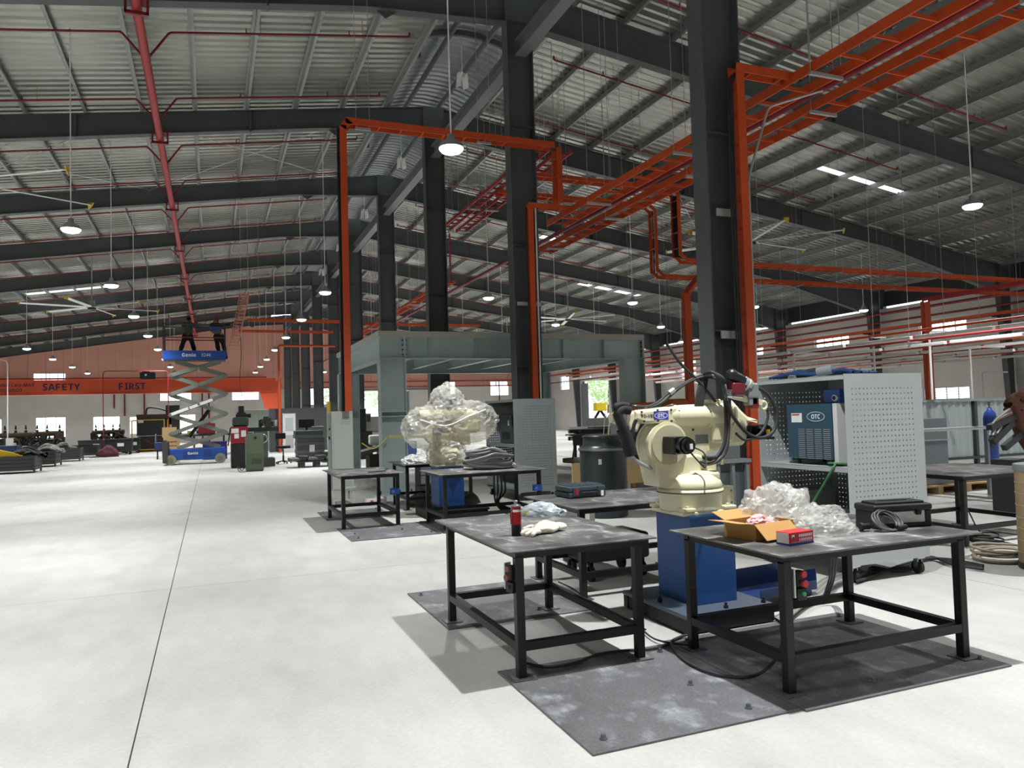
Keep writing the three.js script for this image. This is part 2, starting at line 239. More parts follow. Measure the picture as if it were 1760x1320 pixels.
// portal frames
for (let n = -2; n <= 9; n++) {
  const z = frameZ(n), p = struct('portal_frame', 'dark grey steel portal frame with sloping rafters and row column'); p.userData.category = 'frame';
  const web = (pts, x0, x1) => prism(pts, 0.012).translate(0, 0, z);
  const raf = (name, xa, xb, da, db, dm, xm) => {                    // rafter from xa (depth da) over xm (dm) to xb (db)
    const T = (x) => topY(x), pts = [[xa, T(xa)], [xb, T(xb)], [xb, T(xb) - db], [xm, T(xm) - dm], [xa, T(xa) - da]];
    const g = [web(xa < xb ? pts.slice().reverse() : pts)];
    g.push(bar([xa, T(xa) - 0.01, z], [xb, T(xb) - 0.01, z], 0.24, 0.02), bar([xa, T(xa) - da, z], [xm, T(xm) - dm, z], 0.24, 0.02), bar([xm, T(xm) - dm, z], [xb, T(xb) - db, z], 0.24, 0.02));
    return part(name, g, M.frame, p);
  };
  const xr = XC + 0.3, xl = XC - 0.3;
  raf('rafter', xl, XL, 0.78, 0.7, 0.55, 3); raf('rafter', xr, XR - 0.35, 0.78, 1.25, 0.56, n < 0 ? 22 : 24.5);
  for (const x of [-3.1, 1.1, 10.6, 15.2, 20.3]) { const T = topY(x), d = 0.55; part('splice_plate', [bb(x - 0.02, x + 0.02, T - d - 0.06, T - 0.02, z - 0.12, z + 0.12)], M.frame, p); }
  for (const x of [3.4, 12.2]) { const y = topY(x) - 0.58; part('gusset', prism([[-0.22, 0], [0.22, 0], [0, -0.17]], 0.02).translate(x, y, z), M.frame, p); }
  part('column', [bb(xl, xl + 0.02, 0.02, topY(XC) - 0.8, z - 0.15, z + 0.15), bb(xr - 0.02, xr, 0.02, topY(XC) - 0.8, z - 0.15, z + 0.15), bb(xl + 0.02, xr - 0.02, 0.02, topY(XC) - 0.8, z - 0.007, z + 0.007), bb(xl - 0.08, xr + 0.08, 0, 0.025, z - 0.22, z + 0.22)], M.frame, p);
  for (const y of [2.6, 5.2, 7.8]) part('stiffener', [bb(xl + 0.02, xr - 0.02, y, y + 0.014, z - 0.145, z - 0.007), bb(xl + 0.02, xr - 0.02, y, y + 0.014, z + 0.007, z + 0.145)], M.frame, p);
  part('column_head', [bb(xl - 0.02, xr + 0.02, topY(XC) - 0.8, topY(XC) - 0.02, z - 0.13, z + 0.13)], M.frame, p);
  const yb = topY(XR) - 1.1;                                         // tapered wall post on the right
  part('wall_post', [prism([[XR + 0.2, 0], [XR + 0.2, topY(XR)], [XR - 0.55, topY(XR) - 0.1], [XR - 0.55, yb], [XR - 0.12, 0]], 0.016).translate(0, 0, z), bar([XR - 0.12, 0, z], [XR - 0.55, yb, z], 0.24, 0.02, V(1, 0, 0)), bar([XR - 0.55, yb, z], [XR - 0.55, topY(XR - 0.5), z], 0.24, 0.02, V(1, 0, 0))], M.frame, p);
  part('wall_post', bb(XL + 0.02, XL + 0.3, 0, topY(XL) - 0.6, z - 0.12, z + 0.12), M.frame, p);
}
for (let n = -2; n < 9; n++) {                                        // tie beams along the column row
  const t = struct('tie_beam', 'grey steel tie beam running between column heads along the row'); t.userData.category = 'beam';
  const za = frameZ(n) - 0.16, zb = frameZ(n + 1) + 0.16; part('beam', ibar([XC, 9.49, za], [XC, 9.49, zb], 0.34, 0.26, 0.02, 0.014), M.tie, t);
}

// ---------- high-bay lamps ----------
function highBay(x, z, label) {
  const y = 5.6, o = thing('high_bay_lamp', label, 'lamp', [x, y, z], 0, 'high bay lamps hung in rows under the roof'), top = roofY(x) - y;
  part('rod', cyl(0.012, top - 0.2, 0, 0.2 + (top - 0.2) / 2, 0, 6), M.white, o);
  part('housing', [lathe([[0.001, 0.24], [0.05, 0.235], [0.06, 0.16], [0.15, 0.10], [0.19, 0.03], [0.185, 0.02], [0.14, 0.09], [0.05, 0.14], [0.001, 0.15]], 20)], M.alu, o);
  part('diffuser', lathe([[0.185, 0.03], [0.18, 0.0], [0.15, -0.035], [0.08, -0.055], [0.001, -0.06]], 20), M.glow, o);
  const l = new THREE.SpotLight(0xf9fbfc, LAMP_CD, 0, 1.12, 1, 2); l.position.set(0, -0.07, 0); l.target.position.set(0, -5, 0); o.add(l, l.target); l.name = 'lamp_light'; l.castShadow = true; l.shadow.radius = 3;
}
{
  const xs = [-14.5, -8.6, -2.6, 3.4, 8.9, 14.6, 20.2, 26];
  for (let k = -1; k <= 9; k++) for (const x of xs) {
    const z = -3.92 - 6.72 * k;
    if ((k === 1 && x === 8.9) || (k === 2 && x > 0 && x < 25) || (k === 2 && x > 25)) continue;
    const r = xs.indexOf(x) - 3, ord = ['first', 'second', 'third', 'fourth'];
    highBay(x, z, k === 1 && x === 3.4 ? 'large glowing high bay lamp hung before the dark row column' : 'high bay lamp on a rod in the ' + (r <= 0 ? ord[-r] + ' row left' : ord[r - 1] + ' row right') + ' of the columns');
  }
}

// ---------- cable trays, pipes and fans under the roof ----------
function trayRun(o, a, b, side, width, gap = 0.32, rail = 0.1, m = M.orange) {      // a ladder tray: two rails and its rungs
  a = vv(a); b = vv(b); const s = vv(side).normalize(), d = b.clone().sub(a).normalize(), up = d.clone().cross(s).normalize();
  for (const k of [-1, 1]) { const off = s.clone().multiplyScalar(k * width / 2); part('rail', bar(a.clone().add(off), b.clone().add(off), 0.022, rail, up), m, o); }
  const L = a.distanceTo(b), n = Math.max(1, Math.floor(L / gap)), g = trayRun.cache.get(width + ',' + side) || new Map();
  for (let i = 0; i < n; i++) {
    const c = a.clone().addScaledVector(d, (i + 0.5) * L / n).addScaledVector(up, rail * 0.3 * (up.y > 0 ? -1 : 1));
    part('rung', bar(c.clone().addScaledVector(s, -width / 2), c.clone().addScaledVector(s, width / 2), 0.045, 0.02, d), m, o);
  }
}
trayRun.cache = new Map();
function hanger(o, x0, x1, y, z) { part('hanger', [bb(x0 - 0.05, x1 + 0.05, y - 0.11, y - 0.065, z - 0.02, z + 0.02), rod([x0 - 0.03, y - 0.1, z], [x0 - 0.03, roofY(x0) + 0.02, z], 0.006, 5), rod([x1 + 0.03, y - 0.1, z], [x1 + 0.03, roofY(x1) + 0.02, z], 0.006, 5)], M.galv, o); }
const cables = (o, pts, n, r, spread, m = M.cable) => { for (let i = 0; i < n; i++) { const k = (i - (n - 1) / 2) * spread; part('cable', pipe(pts.map(([x, y, z]) => [x + k, y, z + k * 0.3]), r, 0.12, 6), m, o); } };
{
  const t1 = thing('cable_tray', 'wide orange cable ladder running the length of the hall beside the column row', 'cable tray');
  trayRun(t1, [7.53, 6.0, 7.8], [7.53, 6.0, -15.7], [1, 0, 0], 0.46, 0.5, 0.135); for (let z = 5; z > -15.6; z -= 3.1) hanger(t1, 7.3, 7.76, 6.0, z);
  const t2 = thing('cable_tray', 'narrower orange cable ladder parallel to the wide ladder, right of the red pipe', 'cable tray');
  trayRun(t2, [8.46, 6.0, 7.8], [8.46, 6.0, -18.5], [1, 0, 0], 0.4, 0.5, 0.135); for (let z = 4; z > -18.4; z -= 3.1) hanger(t2, 8.26, 8.66, 6.0, z);
  const p1 = thing('sprinkler_feed_pipe', 'dark red pipe running between the two long orange cable ladders', 'pipe');
  part('pipe', rod([7.98, 6.02, 7.9], [7.98, 6.02, -60], 0.05, 12), M.red, p1);
  for (let z = 3.5; z > -60; z -= BAY) part('pipe_hanger', [rod([7.98, 6.02, z], [7.98, roofY(7.98) + 0.02, z], 0.006, 5), cylZ(0.06, 0.05, 7.98, 6.02, z, 12)], M.red, p1);
  const d1 = thing('cable_tray', 'orange vertical cable ladder with black cables down the nearest row column', 'cable tray');
  trayRun(d1, [6.47, 0.4, -7.88], [6.47, 5.98, -7.88], [0, 0, 1], 0.15, 0.35, 0.12); trayRun(d1, [6.4, 6.04, -7.87], [7.4, 6.04, -7.87], [0, 0, 1], 0.17, 0.35, 0.11);
  cables(d1, [[6.33, 0.5, -7.86], [6.31, 4, -7.84], [6.34, 5.9, -7.85], [6.6, 6.08, -7.87], [7.4, 6.06, -7.9]], 3, 0.013, 0.028);
  part('conduit', pipe([[6.57, 0.5, -7.84], [6.57, 4.6, -7.84], [6.95, 5.6, -7.84], [7.9, 5.95, -7.84]], 0.016, 0.1), M.galv, d1);
  for (const y of [2.5, 4.1]) part('clamp_strap', bb(6.12, 6.6, y, y + 0.1, -7.965, -7.945), M.galv, d1);
  const d2 = thing('cable_tray', 'orange vertical cable ladder down the second row column above the perforated panel', 'cable tray');
  trayRun(d2, [6.36, 0.6, -14.55], [6.36, 5.98, -14.55], [0, 0, 1], 0.12, 0.35, 0.12); trayRun(d2, [6.3, 6.03, -14.52], [7.3, 6.03, -14.52], [0, 0, 1], 0.15, 0.35, 0.1);
  part('conduit', rod([6.5, 0.6, -14.55], [6.5, 6, -14.55], 0.02, 8), M.white, d2); cables(d2, [[6.27, 0.6, -14.55], [6.28, 6, -14.55]], 1, 0.014, 0.03);
  for (const y of [3.9]) part('clamp_strap', bb(6.05, 6.6, y, y + 0.08, -14.64, -14.62), M.galv, d2);
  const pt = thing('cable_tray', 'orange portal-shaped cable ladder rising from the grey control cabinet to the column', 'cable tray');
  trayRun(pt, [2.4, 1.75, -14.35], [2.4, 7.2, -14.35], [0, 0, 1], 0.24, 0.4, 0.125);
  part('bend', [bar([2.4, 7.15, -14.23], [2.52, 7.3, -14.23], 0.022, 0.15, V(1, 0, 0)), bar([2.4, 7.15, -14.47], [2.52, 7.3, -14.47], 0.022, 0.15, V(1, 0, 0))], M.orange, pt);
  trayRun(pt, [2.45, 7.3, -14.35], [6.85, 7.3, -14.35], [0, 0, 1], 0.24, 0.4, 0.125); hanger(pt, 2.7, 2.9, 7.3, -14.35); hanger(pt, 5.2, 5.4, 7.3, -14.35);
  trayRun(pt, [6.95, 7.25, -14.35], [6.95, 6.05, -14.35], [0, 0, 1], 0.24, 0.4, 0.12); cables(pt, [[7.05, 7.3, -14.4], [7.07, 6.1, -14.4]], 2, 0.014, 0.04);
  part('conduit_bundle', [rod([2.33, 1.75, -14.4], [2.33, 7.2, -14.4], 0.03, 8)], M.black, pt);
  for (const [zz, xd, lo, lab] of [[-17, 11.75, 5.62, 'upper orange cable ladder crossing the hall with a step down'], [-18.6, 12.05, 5.5, 'lower orange cable ladder crossing the hall with a step down']]) {
    const t = thing('cable_tray', lab, 'cable tray');
    trayRun(t, [7.2, 7.55, zz], [xd - 0.15, 7.55, zz], [0, 0, 1], 0.3, 0.42); trayRun(t, [xd, 7.45, zz], [xd, lo + 0.1, zz], [0, 0, 1], 0.3, 0.4); trayRun(t, [xd + 0.15, lo, zz], [30.6, lo, zz], [0, 0, 1], 0.3, 0.45);
    for (const [xa, ya, xb, yb] of [[xd - 0.2, 7.55, xd, 7.4], [xd, lo + 0.18, xd + 0.2, lo]]) part('bend', [-0.15, 0.15].map((k) => bar([xa, ya, zz + k], [xb, yb, zz + k], 0.024, 0.1)), M.orange, t);
    for (let x = 13.5; x < 30; x += 3.9) part('hanger', [bb(x - 0.02, x + 0.02, lo - 0.09, lo - 0.055, zz - 0.2, zz + 0.2), rod([x, lo - 0.08, zz - 0.18], [x, roofY(x) + 0.02, zz - 0.18], 0.0045, 5), rod([x, lo - 0.08, zz + 0.18], [x, roofY(x) + 0.02, zz + 0.18], 0.0045, 5)], M.grey, t);
    for (const x of [8.4, 10.6]) part('hanger', [rod([x, 7.5, zz - 0.18], [x, roofY(x) + 0.02, zz - 0.18], 0.006, 5), rod([x, 7.5, zz + 0.18], [x, roofY(x) + 0.02, zz + 0.18], 0.006, 5)], M.galv, t);
    cables(t, [[xd + 0.03, 7.4, zz - 0.05], [xd + 0.03, lo + 0.1, zz - 0.05]], zz > -18 ? 4 : 1, 0.022, 0.04, zz > -18 ? M.black : M.cable);
  }
  for (const [x, w, lab] of [[7.16, 0.3, 'red-brown cable ladder high behind the second row column'], [7.72, 0.3, 'red-brown cable ladder beside its twin high behind the second row column']]) {
    const t = thing('cable_tray', lab, 'cable tray'); trayRun(t, [x, 7.68, -15.4], [x, 7.68, -23.4], [1, 0, 0], w, 0.42, 0.1, M.redPipe); for (const z of [-17.6, -20.4, -23]) hanger(t, x - w / 2, x + w / 2, 7.68, z);
    if (x < 7.5) { trayRun(t, [x + 0.05, 7.6, -23.45], [x + 0.05, 6.05, -23.45], [1, 0, 0], 0.3, 0.4, 0.1, M.redPipe); }
  }
  { const t = thing('cable_tray', 'orange cable ladder running above the far end of the steel platform', 'cable tray'); trayRun(t, [7.3, 6.0, -23.2], [7.3, 6.0, -50], [1, 0, 0], 0.34, 0.5); for (let z = -24; z > -50; z -= 4) hanger(t, 7.13, 7.47, 6.0, z); }
  for (const [z, xa, xb, y, lab] of [[-34.2, 1.5, 5.9, 6.0, 'orange cable ladder crossing behind the raised lift'], [-39.3, 1.3, 5.9, 6.1, 'orange cable ladder crossing farther behind the raised lift'], [-35.6, 6.8, 12.6, 6.1, 'orange cable ladder crossing behind the steel platform']]) {
    const t = thing('cable_tray', lab, 'cable tray'); trayRun(t, [xa, y, z], [xb, y, z], [0, 0, 1], 0.32, 0.5); for (let x = xa + 0.5; x < xb; x += 1.8) part('hanger', [rod([x, y - 0.05, z], [x, roofY(x) + 0.02, z], 0.007, 5)], M.galv, t);
  }
  { const t = thing('cable_tray', 'orange vertical cable duct dropping to the floor right of the steel platform', 'cable tray'); trayRun(t, [11.7, 0, -16.6], [11.7, 4.7, -16.6], [1, 0, 0], 0.2, 0.5, 0.1); part('cover', bb(11.6, 11.8, 0.9, 4.65, -16.55, -16.53), M.orange, t); part('bend', bar([11.7, 4.65, -16.6], [12.6, 5.42, -16.95], 0.2, 0.1), M.orange, t); }
  { const t = thing('cable_tray', 'orange vertical cable duct standing before the right wall windows', 'cable tray'); trayRun(t, [19.1, 0, -15.5], [19.1, 4.5, -15.5], [1, 0, 0], 0.24, 0.5, 0.1); part('cover', bb(18.98, 19.22, 0.9, 4.45, -15.45, -15.43), M.orange, t); trayRun(t, [19.1, 4.55, -15.5], [19.1, 4.55, -7], [1, 0, 0], 0.24, 0.5, 0.1, M.redPipe); }
}
// sprinkler pipework
{
  const x = -1.15, y = 9.08, m = thing('sprinkler_main_pipe', 'long red sprinkler main hung under the left roof slope', 'pipe');
  part('pipe', rod([x, y, ZN - 0.1], [x, y, ZF + 0.1], 0.085, 14), M.redPipe, m);
  for (let n = -2; n <= 9; n++) { const z = frameZ(n), t = topY(x) - 0.58; part('bracket', [bb(x - 0.2, x - 0.16, y - 0.13, t, z + 0.14, z + 0.2), bb(x + 0.16, x + 0.2, y - 0.13, t, z + 0.14, z + 0.2), bb(x - 0.2, x + 0.2, y - 0.15, y - 0.09, z + 0.14, z + 0.2), bb(x - 0.2, x + 0.2, t, t + 0.03, z - 0.12, z + 0.2)], M.red, m); }
  const G = 'red sprinkler branch pipes under the roof';
  for (let k = -4; k <= 15; k++) {
    const z = -13.3 - 3.42 * k, by = (q) => topY(q) - 0.17;
    const mk = (label, pts) => { const o = thing('sprinkler_branch_pipe', label, 'pipe', [0, 0, 0], 0, G); part('pipe', pipe(pts, 0.026, 0.06, 6), M.red, o); return o; };
    const l = mk('thin red sprinkler branch under the left roof slope', [[-16, by(-16), z], [-1.6, by(-1.6), z], [x - 0.02, y + 0.02, z - 0.05]]), r = mk('thin red sprinkler branch between the sprinkler main and the roof ridge', [[x + 0.02, y + 0.02, z - 0.05], [-0.7, by(-0.7), z], [4.4, by(4.4), z], [4.4, by(4.4) + 0.1, z]]), q = mk('thin red sprinkler branch under the right roof slope', [[8.1, by(8.1) + 0.1, z], [8.1, by(8.1), z], [19.7, by(19.7), z], [19.7, by(19.7) + 0.1, z]]);
    for (const [o, xs] of [[l, [-13, -10, -7, -4]], [r, [0.8, 3]], [q, [9.5, 12.5, 15.5, 18.5]]]) for (const h of xs) { part('sprinkler_head', cyl(0.016, 0.1, h, by(h) + 0.06, z, 6), M.red, o); part('pipe_hanger', rod([h + 0.3, by(h + 0.3), z], [h + 0.3, roofY(h + 0.3) + 0.02, z], 0.005, 4), M.red, o); }
  }
}
for (const [y, r, lab] of [[6.0, 0.07, 'uppermost dark red pipe along the right wall'], [5.58, 0.05, 'second dark red pipe along the right wall'], [4.5, 0.045, 'lowest dark red pipe along the right wall']]) {
  const o = thing('wall_pipe', lab, 'pipe'); part('pipe', rod([30.62, y, ZN], [30.62, y, ZF + 0.2], r, 10), M.red, o);
  for (let n = -2; n <= 9; n++) part('bracket', bb(30.6, 30.95, y - 0.04, y - r, frameZ(n) - 0.03, frameZ(n) + 0.03), M.red, o);
}
{ const t = thing('cable_tray', 'orange cable tray fixed along the right wall posts', 'cable tray'); part('rail', bb(30.35, 30.4, 5.15, 5.28, ZF + 0.3, ZN), M.orange, t); part('rail', bb(30.6, 30.63, 5.15, 5.28, ZF + 0.3, ZN), M.dark, t); for (let n = -2; n <= 9; n++) part('bracket', bb(30.35, 31.0, 5.08, 5.15, frameZ(n) - 0.03, frameZ(n) + 0.03), M.dark, t); }
for (const [y, xa, xb, r, lab] of [[5.5, -19, 4.6, 0.07, 'dark red pipe along the far wall above the crane girder'], [5.0, 7, 30.4, 0.06, 'upper red pipe along the far wall right of the columns'], [4.5, 7, 30.4, 0.05, 'lower red pipe along the far wall right of the columns']]) {
  const o = thing('wall_pipe', lab, 'pipe'); part('pipe', rod([xa, y, ZF + 0.35], [xb, y, ZF + 0.35], r, 10), M.redPipe, o); for (let x = xa + 0.5; x < xb; x += 4.3) part('bracket', bb(x - 0.03, x + 0.03, y - 0.05, y + 0.05, ZF - 0.09, ZF + 0.35), M.redPipe, o);
}
for (const [u, y0, y1] of [[195, 640, 700], [213, 652, 715], [247, 655, 720], [346, 560, 800], [358, 600, 800], [745, 655, 760], [860, 655, 700]]) { const a = onZ(u, y0, ZF + 0.5), b = onZ(u, y1, ZF + 0.5); const o = thing('riser_pipe', u < 300 ? 'dark red riser pipe on the far wall behind the crane girder' : u < 500 ? 'dark red riser pipe on the far wall seen through the lift' : 'red riser pipe on the far wall right of the columns', 'pipe', [0, 0, 0], 0, 'red riser pipes on the far wall'); part('pipe', rod([a.x, 5.02, ZF + 0.12], [a.x, Math.max(0, b.y), ZF + 0.12], 0.06, 8), M.red, o); part('bracket', [bb(a.x - 0.05, a.x + 0.05, 3.0, 3.06, ZF - 0.02, ZF + 0.12)], M.red, o); }
// suspended light rails over the assembly lines on the right
[[13.2, 2.95, 'nearest'], [15.2, 2.95, ''], [17.4, 2.95, ''], [19.8, 2.95, ''], [22.6, 2.95, '']].forEach(([x, y], i) => {
  const o = thing('light_rail', 'red conduit with white batten lamps, ' + ['fifth', 'fourth', 'third', 'second', 'first'][i] + ' from the right wall', 'light rail', [0, 0, 0], 0, 'red and white light rails at the right');
  const za = -5.5 - i * 0.8, zb = -27 - i * 1.5; part('conduit', [rod([x, y + 0.1, za], [x, y + 0.1, zb], 0.026, 8), rod([x + 0.34, y + 0.02, za], [x + 0.34, y + 0.02, zb], 0.018, 8)], i % 2 ? M.redPipe : M.orange, o);
  for (let z = za - 0.4; z > zb + 1.6; z -= 1.75) part('batten', [rb(0.1, 0.07, 1.62, x + 0.12, y - 0.02, z - 0.83, 0.01, 1)], M.white, o);
  for (let z = za - 1.5; z > zb; z -= 5) part('hanger', [rod([x, y + 0.1, z], [x, roofY(x) + 0.02, z], 0.006, 5), bb(x - 0.06, x + 0.34, y + 0.06, y + 0.09, z - 0.02, z + 0.02)], M.galv, o);
});
for (const [x, z, y] of [[16.6, -15.1, 3.25], [16.1, -13.0, 3.3], [18.0, -13.4, 3.0], [25, -18.2, 2.6], [14.3, -15.6, 3.0], [21, -17, 3.0]]) {
  const o = thing('drop_pipe', 'white vertical supply pipe under the light rails at the right', 'pipe', [0, 0, 0], 0, 'white supply pipes at the right');
  part('pipe', pipe([[x + 1.3, y, z], [x, y, z], [x, 0.01, z]], 0.028, 0.14), M.white, o);
}
// large slow ceiling fans
function bigFan(x, y, z, turn, label) {
  const o = thing('ceiling_fan', label, 'fan', [x, y, z], turn, 'large ceiling fans'), top = roofY(x) - y;
  part('down_rod', cyl(0.03, top - 0.15, 0, 0.16 + (top - 0.15) / 2, 0, 8), M.galv, o); part('motor', [cyl(0.16, 0.3, 0, 0.15, 0, 20, 0.12), cyl(0.24, 0.06, 0, 0, 0, 24)], M.galv, o); part('hub', cyl(0.17, 0.08, 0, -0.06, 0, 20), M.black, o);
  for (let k = 0; k < 6; k++) {
    const a = k * Math.PI / 3; const b = part('blade', rb(2.55, 0.03, 0.17, 1.5, 0, 0, 0.014, 1).rotateX(0.28), M.white, o); b.rotation.y = a;
    const w = part('winglet', prism([[-0.09, 0.05], [0.11, 0.07], [0.09, -0.1], [-0.03, -0.03]], 0.02).rotateY(Math.PI / 2).rotateY(0.35).translate(2.8, 0, 0), M.yellow, b);
  }
}
bigFan(16.4, 7.0, -19.6, -0.855, 'large white ceiling fan with yellow blade tips right of the nearest column');
bigFan(-5.15, 7.05, -19.5, 0.49, 'large white ceiling fan over the left aisle nearest the front');
bigFan(-4.95, 7.0, -38.5, 0.3, 'large white ceiling fan farther down the left aisle');
bigFan(19.2, 7.0, -38.8, 0.2, 'large white ceiling fan far behind the steel platform');

// ---------- steel platform ----------
{
  const x0 = 3.27, x1 = 9.65, z0 = -15.6, z1 = -21.0, yt = 3.42, yd = 3.31, yb = 2.84, o = thing('steel_platform', 'blue-grey steel mezzanine platform on I-section posts', 'platform');
  part('deck', bb(x0 - 0.02, x1 + 0.02, yd, yt, z1 - 0.1, z0 + 0.12), M.deck, o);
  const yc = (yd + yb) / 2, D = yd - yb;
  part('beam', ibar([x0 + 0.02, yc, z0], [x1 - 0.02, yc, z0], D, 0.22, 0.02, 0.014), M.mezz, o); part('beam', ibar([x0 + 0.02, yc, z1], [x1 - 0.02, yc, z1], D, 0.22, 0.02, 0.014), M.mezz, o);
  for (const x of [x0 + 0.12, x1 - 0.12]) part('beam', ibar([x, yc, z0 - 0.02], [x, yc, z1 + 0.02], D, 0.22, 0.02, 0.014), M.mezz, o);
  for (let i = 1; i < 6; i++) { const x = x0 + (x1 - x0) * i / 6; part('joist', ibar([x, yc + 0.06, z0 - 0.1], [x, yc + 0.06, z1 + 0.1], D - 0.13, 0.16, 0.014, 0.01), M.mezz, o); part('stiffener', bb(x - 0.008, x + 0.008, yb + 0.02, yd - 0.02, z0 + 0.01, z0 + 0.105), M.mezz, o); }
  for (const x of [x0, x1 - 0.55]) for (const z of [z0, z1]) {
    part('post', [bb(x, x + 0.02, 0.02, yb, z - 0.15, z + 0.15), bb(x + 0.53, x + 0.55, 0.02, yb, z - 0.15, z + 0.15), bb(x + 0.02, x + 0.53, 0.02, yb, z - 0.007, z + 0.007), bb(x - 0.1, x + 0.65, 0, 0.03, z - 0.24, z + 0.24)], M.mezz, o);
    part('stiffener', [bb(x + 0.02, x + 0.53, 1.62, 1.64, z - 0.14, z + 0.14), bb(x + 0.02, x + 0.53, 1.72, 1.74, z - 0.14, z + 0.14)], M.mezz, o);
    part('splice_plate', [bb(x + 0.52, x + 0.565, yb + 0.03, yd - 0.01, z - 0.12, z + 0.115)], M.mezz, o);
    for (let k = 0; k < 4; k++) part('bolt', cylX(0.018, 0.1, x + 0.54, yb + 0.09 + k * 0.1, z + 0.07, 6), M.dark, o);
    for (const [dx, dz] of [[-0.05, 0.19], [0.6, 0.19], [0.2, 0.19], [0.35, 0.19]]) part('bolt', cyl(0.015, 0.09, x + dx, 0.06, z + dz, 6), M.dark, o);
  }
}

// ---------- welding station furniture ----------
function workTable(x0, x1, z0, z1, label, o = {}) {                  // z0 nearest the viewer
  const t = thing('work_table', label, 'table', [(x0 + x1) / 2, 0, (z0 + z1) / 2], 0, o.group), w = x1 - x0, d = Math.abs(z1 - z0), hx = w / 2, hz = d / 2, s = 0.055, ov = 0.07, base = o.base ?? 0.012;
  part('table_top', rb(w + ov * 2, 0.012, d + ov * 2, 0, 0.784, 0, 0.004, 1), M.top, t);
  for (const [a, b] of [[-1, -1], [1, -1], [-1, 1], [1, 1]]) { part('leg', rb(s, 0.736 - base, s, a * (hx - s / 2), base + 0.006 + (0.736 - base) / 2, b * (hz - s / 2), 0.006, 1), M.blackPaint, t); part('foot_plate', bx(0.13, 0.008, 0.13, a * (hx - s / 2), base + 0.004, b * (hz - s / 2)), M.top, t); }
  for (const b of [-1, 1]) { part('apron_rail', bx(w, 0.05, 0.045, 0, 0.753, b * (hz - s / 2)), M.blackPaint, t); part('stretcher', bx(w - s * 2, 0.05, 0.05, 0, 0.2, b * (hz - s / 2)), M.blackPaint, t); part('apron_rail', bx(0.045, 0.05, d - 0.1, b * (hx - s / 2), 0.753, 0), M.blackPaint, t); part('stretcher', bx(0.05, 0.05, d - s * 2, b * (hx - s / 2), 0.2, 0), M.blackPaint, t); }
  return t;
}
const TT = 0.79;
workTable(1.69, 2.57, -4.23, -5.68, 'black framed steel work table holding the red thermos bottle');
workTable(2.93, 4.35, -3.34, -4.29, 'black framed steel work table holding the cardboard box and clear plastic film');
workTable(2.92, 4.4, -5.8, -6.8, 'black framed steel work table holding the dark tool case', { base: 0 });
workTable(1.73, 2.58, -11.0, -12.42, 'empty black framed steel work table before the pale control cabinet');
workTable(3.0, 4.5, -10.15, -11.1, 'black framed steel work table holding the coiled grey hose');
workTable(3.1, 4.3, -12.72, -13.75, 'black framed steel work table holding the crumpled white bag', { base: 0 });
workTable(7.66, 9.1, -5.86, -7.05, 'black framed steel work table right of the perforated trolley', { base: 0 });
function floorPlate(x0, x1, z0, z1, label, bolts) {
  const p = thing('floor_plate', label, 'steel plate', [(x0 + x1) / 2, 0, (z0 + z1) / 2]); part('plate', rb(x1 - x0, 0.012, z0 - z1, 0, 0.006, 0, 0.003, 1), M.plate, p);
  for (const [bx_, bz] of bolts) part('bolt', [cyl(0.02, 0.006, bx_ - (x0 + x1) / 2, 0.015, bz - (z0 + z1) / 2, 10), cyl(0.012, 0.02, bx_ - (x0 + x1) / 2, 0.026, bz - (z0 + z1) / 2, 6)], M.steel, p);
}
floorPlate(1.63, 2.85, -5.47, -6.74, 'scuffed dark steel floor plate under the thermos table rear legs', [[1.72, -6.6], [1.9, -5.75], [2.45, -5.65], [2.7, -6.6]]);
floorPlate(1.63, 2.86, -3.18, -4.44, 'scuffed dark steel floor plate nearest the front in the aisle', [[1.75, -3.3], [2.55, -3.72], [2.62, -3.3], [1.78, -4.2], [2.72, -4.3]]);
floorPlate(2.87, 4.45, -3.15, -4.5, 'dark steel floor plate under the table with the cardboard box', [[3.5, -3.3], [4.38, -3.3], [3.0, -4.4], [4.36, -4.4]]);
floorPlate(1.68, 2.75, -12.2, -13.35, 'small steel floor plate at the rear legs of the empty table', [[1.76, -13.2], [2.66, -13.2]]);
floorPlate(1.68, 2.9, -9.95, -11.2, 'grey steel floor plate in front of the empty table', [[1.8, -10.1], [2.8, -10.1], [1.82, -10.5], [2.5, -10.55]]);
floorPlate(2.93, 4.5, -9.95, -11.25, 'grey steel floor plate under the table with the coiled hose', [[4.4, -10.1]]);

// push button stations clamped to table legs
function buttonBox(x, y, z, turn, label, colours) {
  const o = thing('push_button_box', label, 'push button box', [x, y, z], turn);
  o.scale.setScalar(0.78); part('bracket', [bx(0.015, 0.2, 0.06, -0.045, 0.02, 0)], M.galv, o); part('enclosure', [rb(0.085, 0.085, 0.07, 0.015, -0.06, 0, 0.006, 1), rb(0.06, 0.11, 0.05, 0.01, 0.05, 0, 0.006, 1)], M.black, o);
  part('push_button', cylZ(0.015, 0.02, 0.02, -0.055, 0.043, 14), colours[0], o); part('emergency_button', [cylZ(0.014, 0.03, 0.02, 0.02, 0.038, 12), cylZ(0.026, 0.018, 0.02, 0.02, 0.06, 16)], colours[1], o); part('emergency_button', [cylZ(0.014, 0.02, 0.02, 0.085, 0.033, 12), cylZ(0.024, 0.014, 0.02, 0.085, 0.05, 16)], colours[1], o);
}
const btnRed = std(0xb8252b, 0.4), btnGreen = std(0x1f9c63, 0.4);
buttonBox(3.03, 0.6, -3.355, 0, 'push button box with red and green buttons on the leg under the cardboard box table', [btnGreen, btnRed]);
buttonBox(1.685, 0.6, -4.3, -1.3, 'brown and black push button box on the thermos table leg', [M.dark, std(0x6b4038, 0.5)]);
const blueBox = std(0x1f4fa0, 0.45);
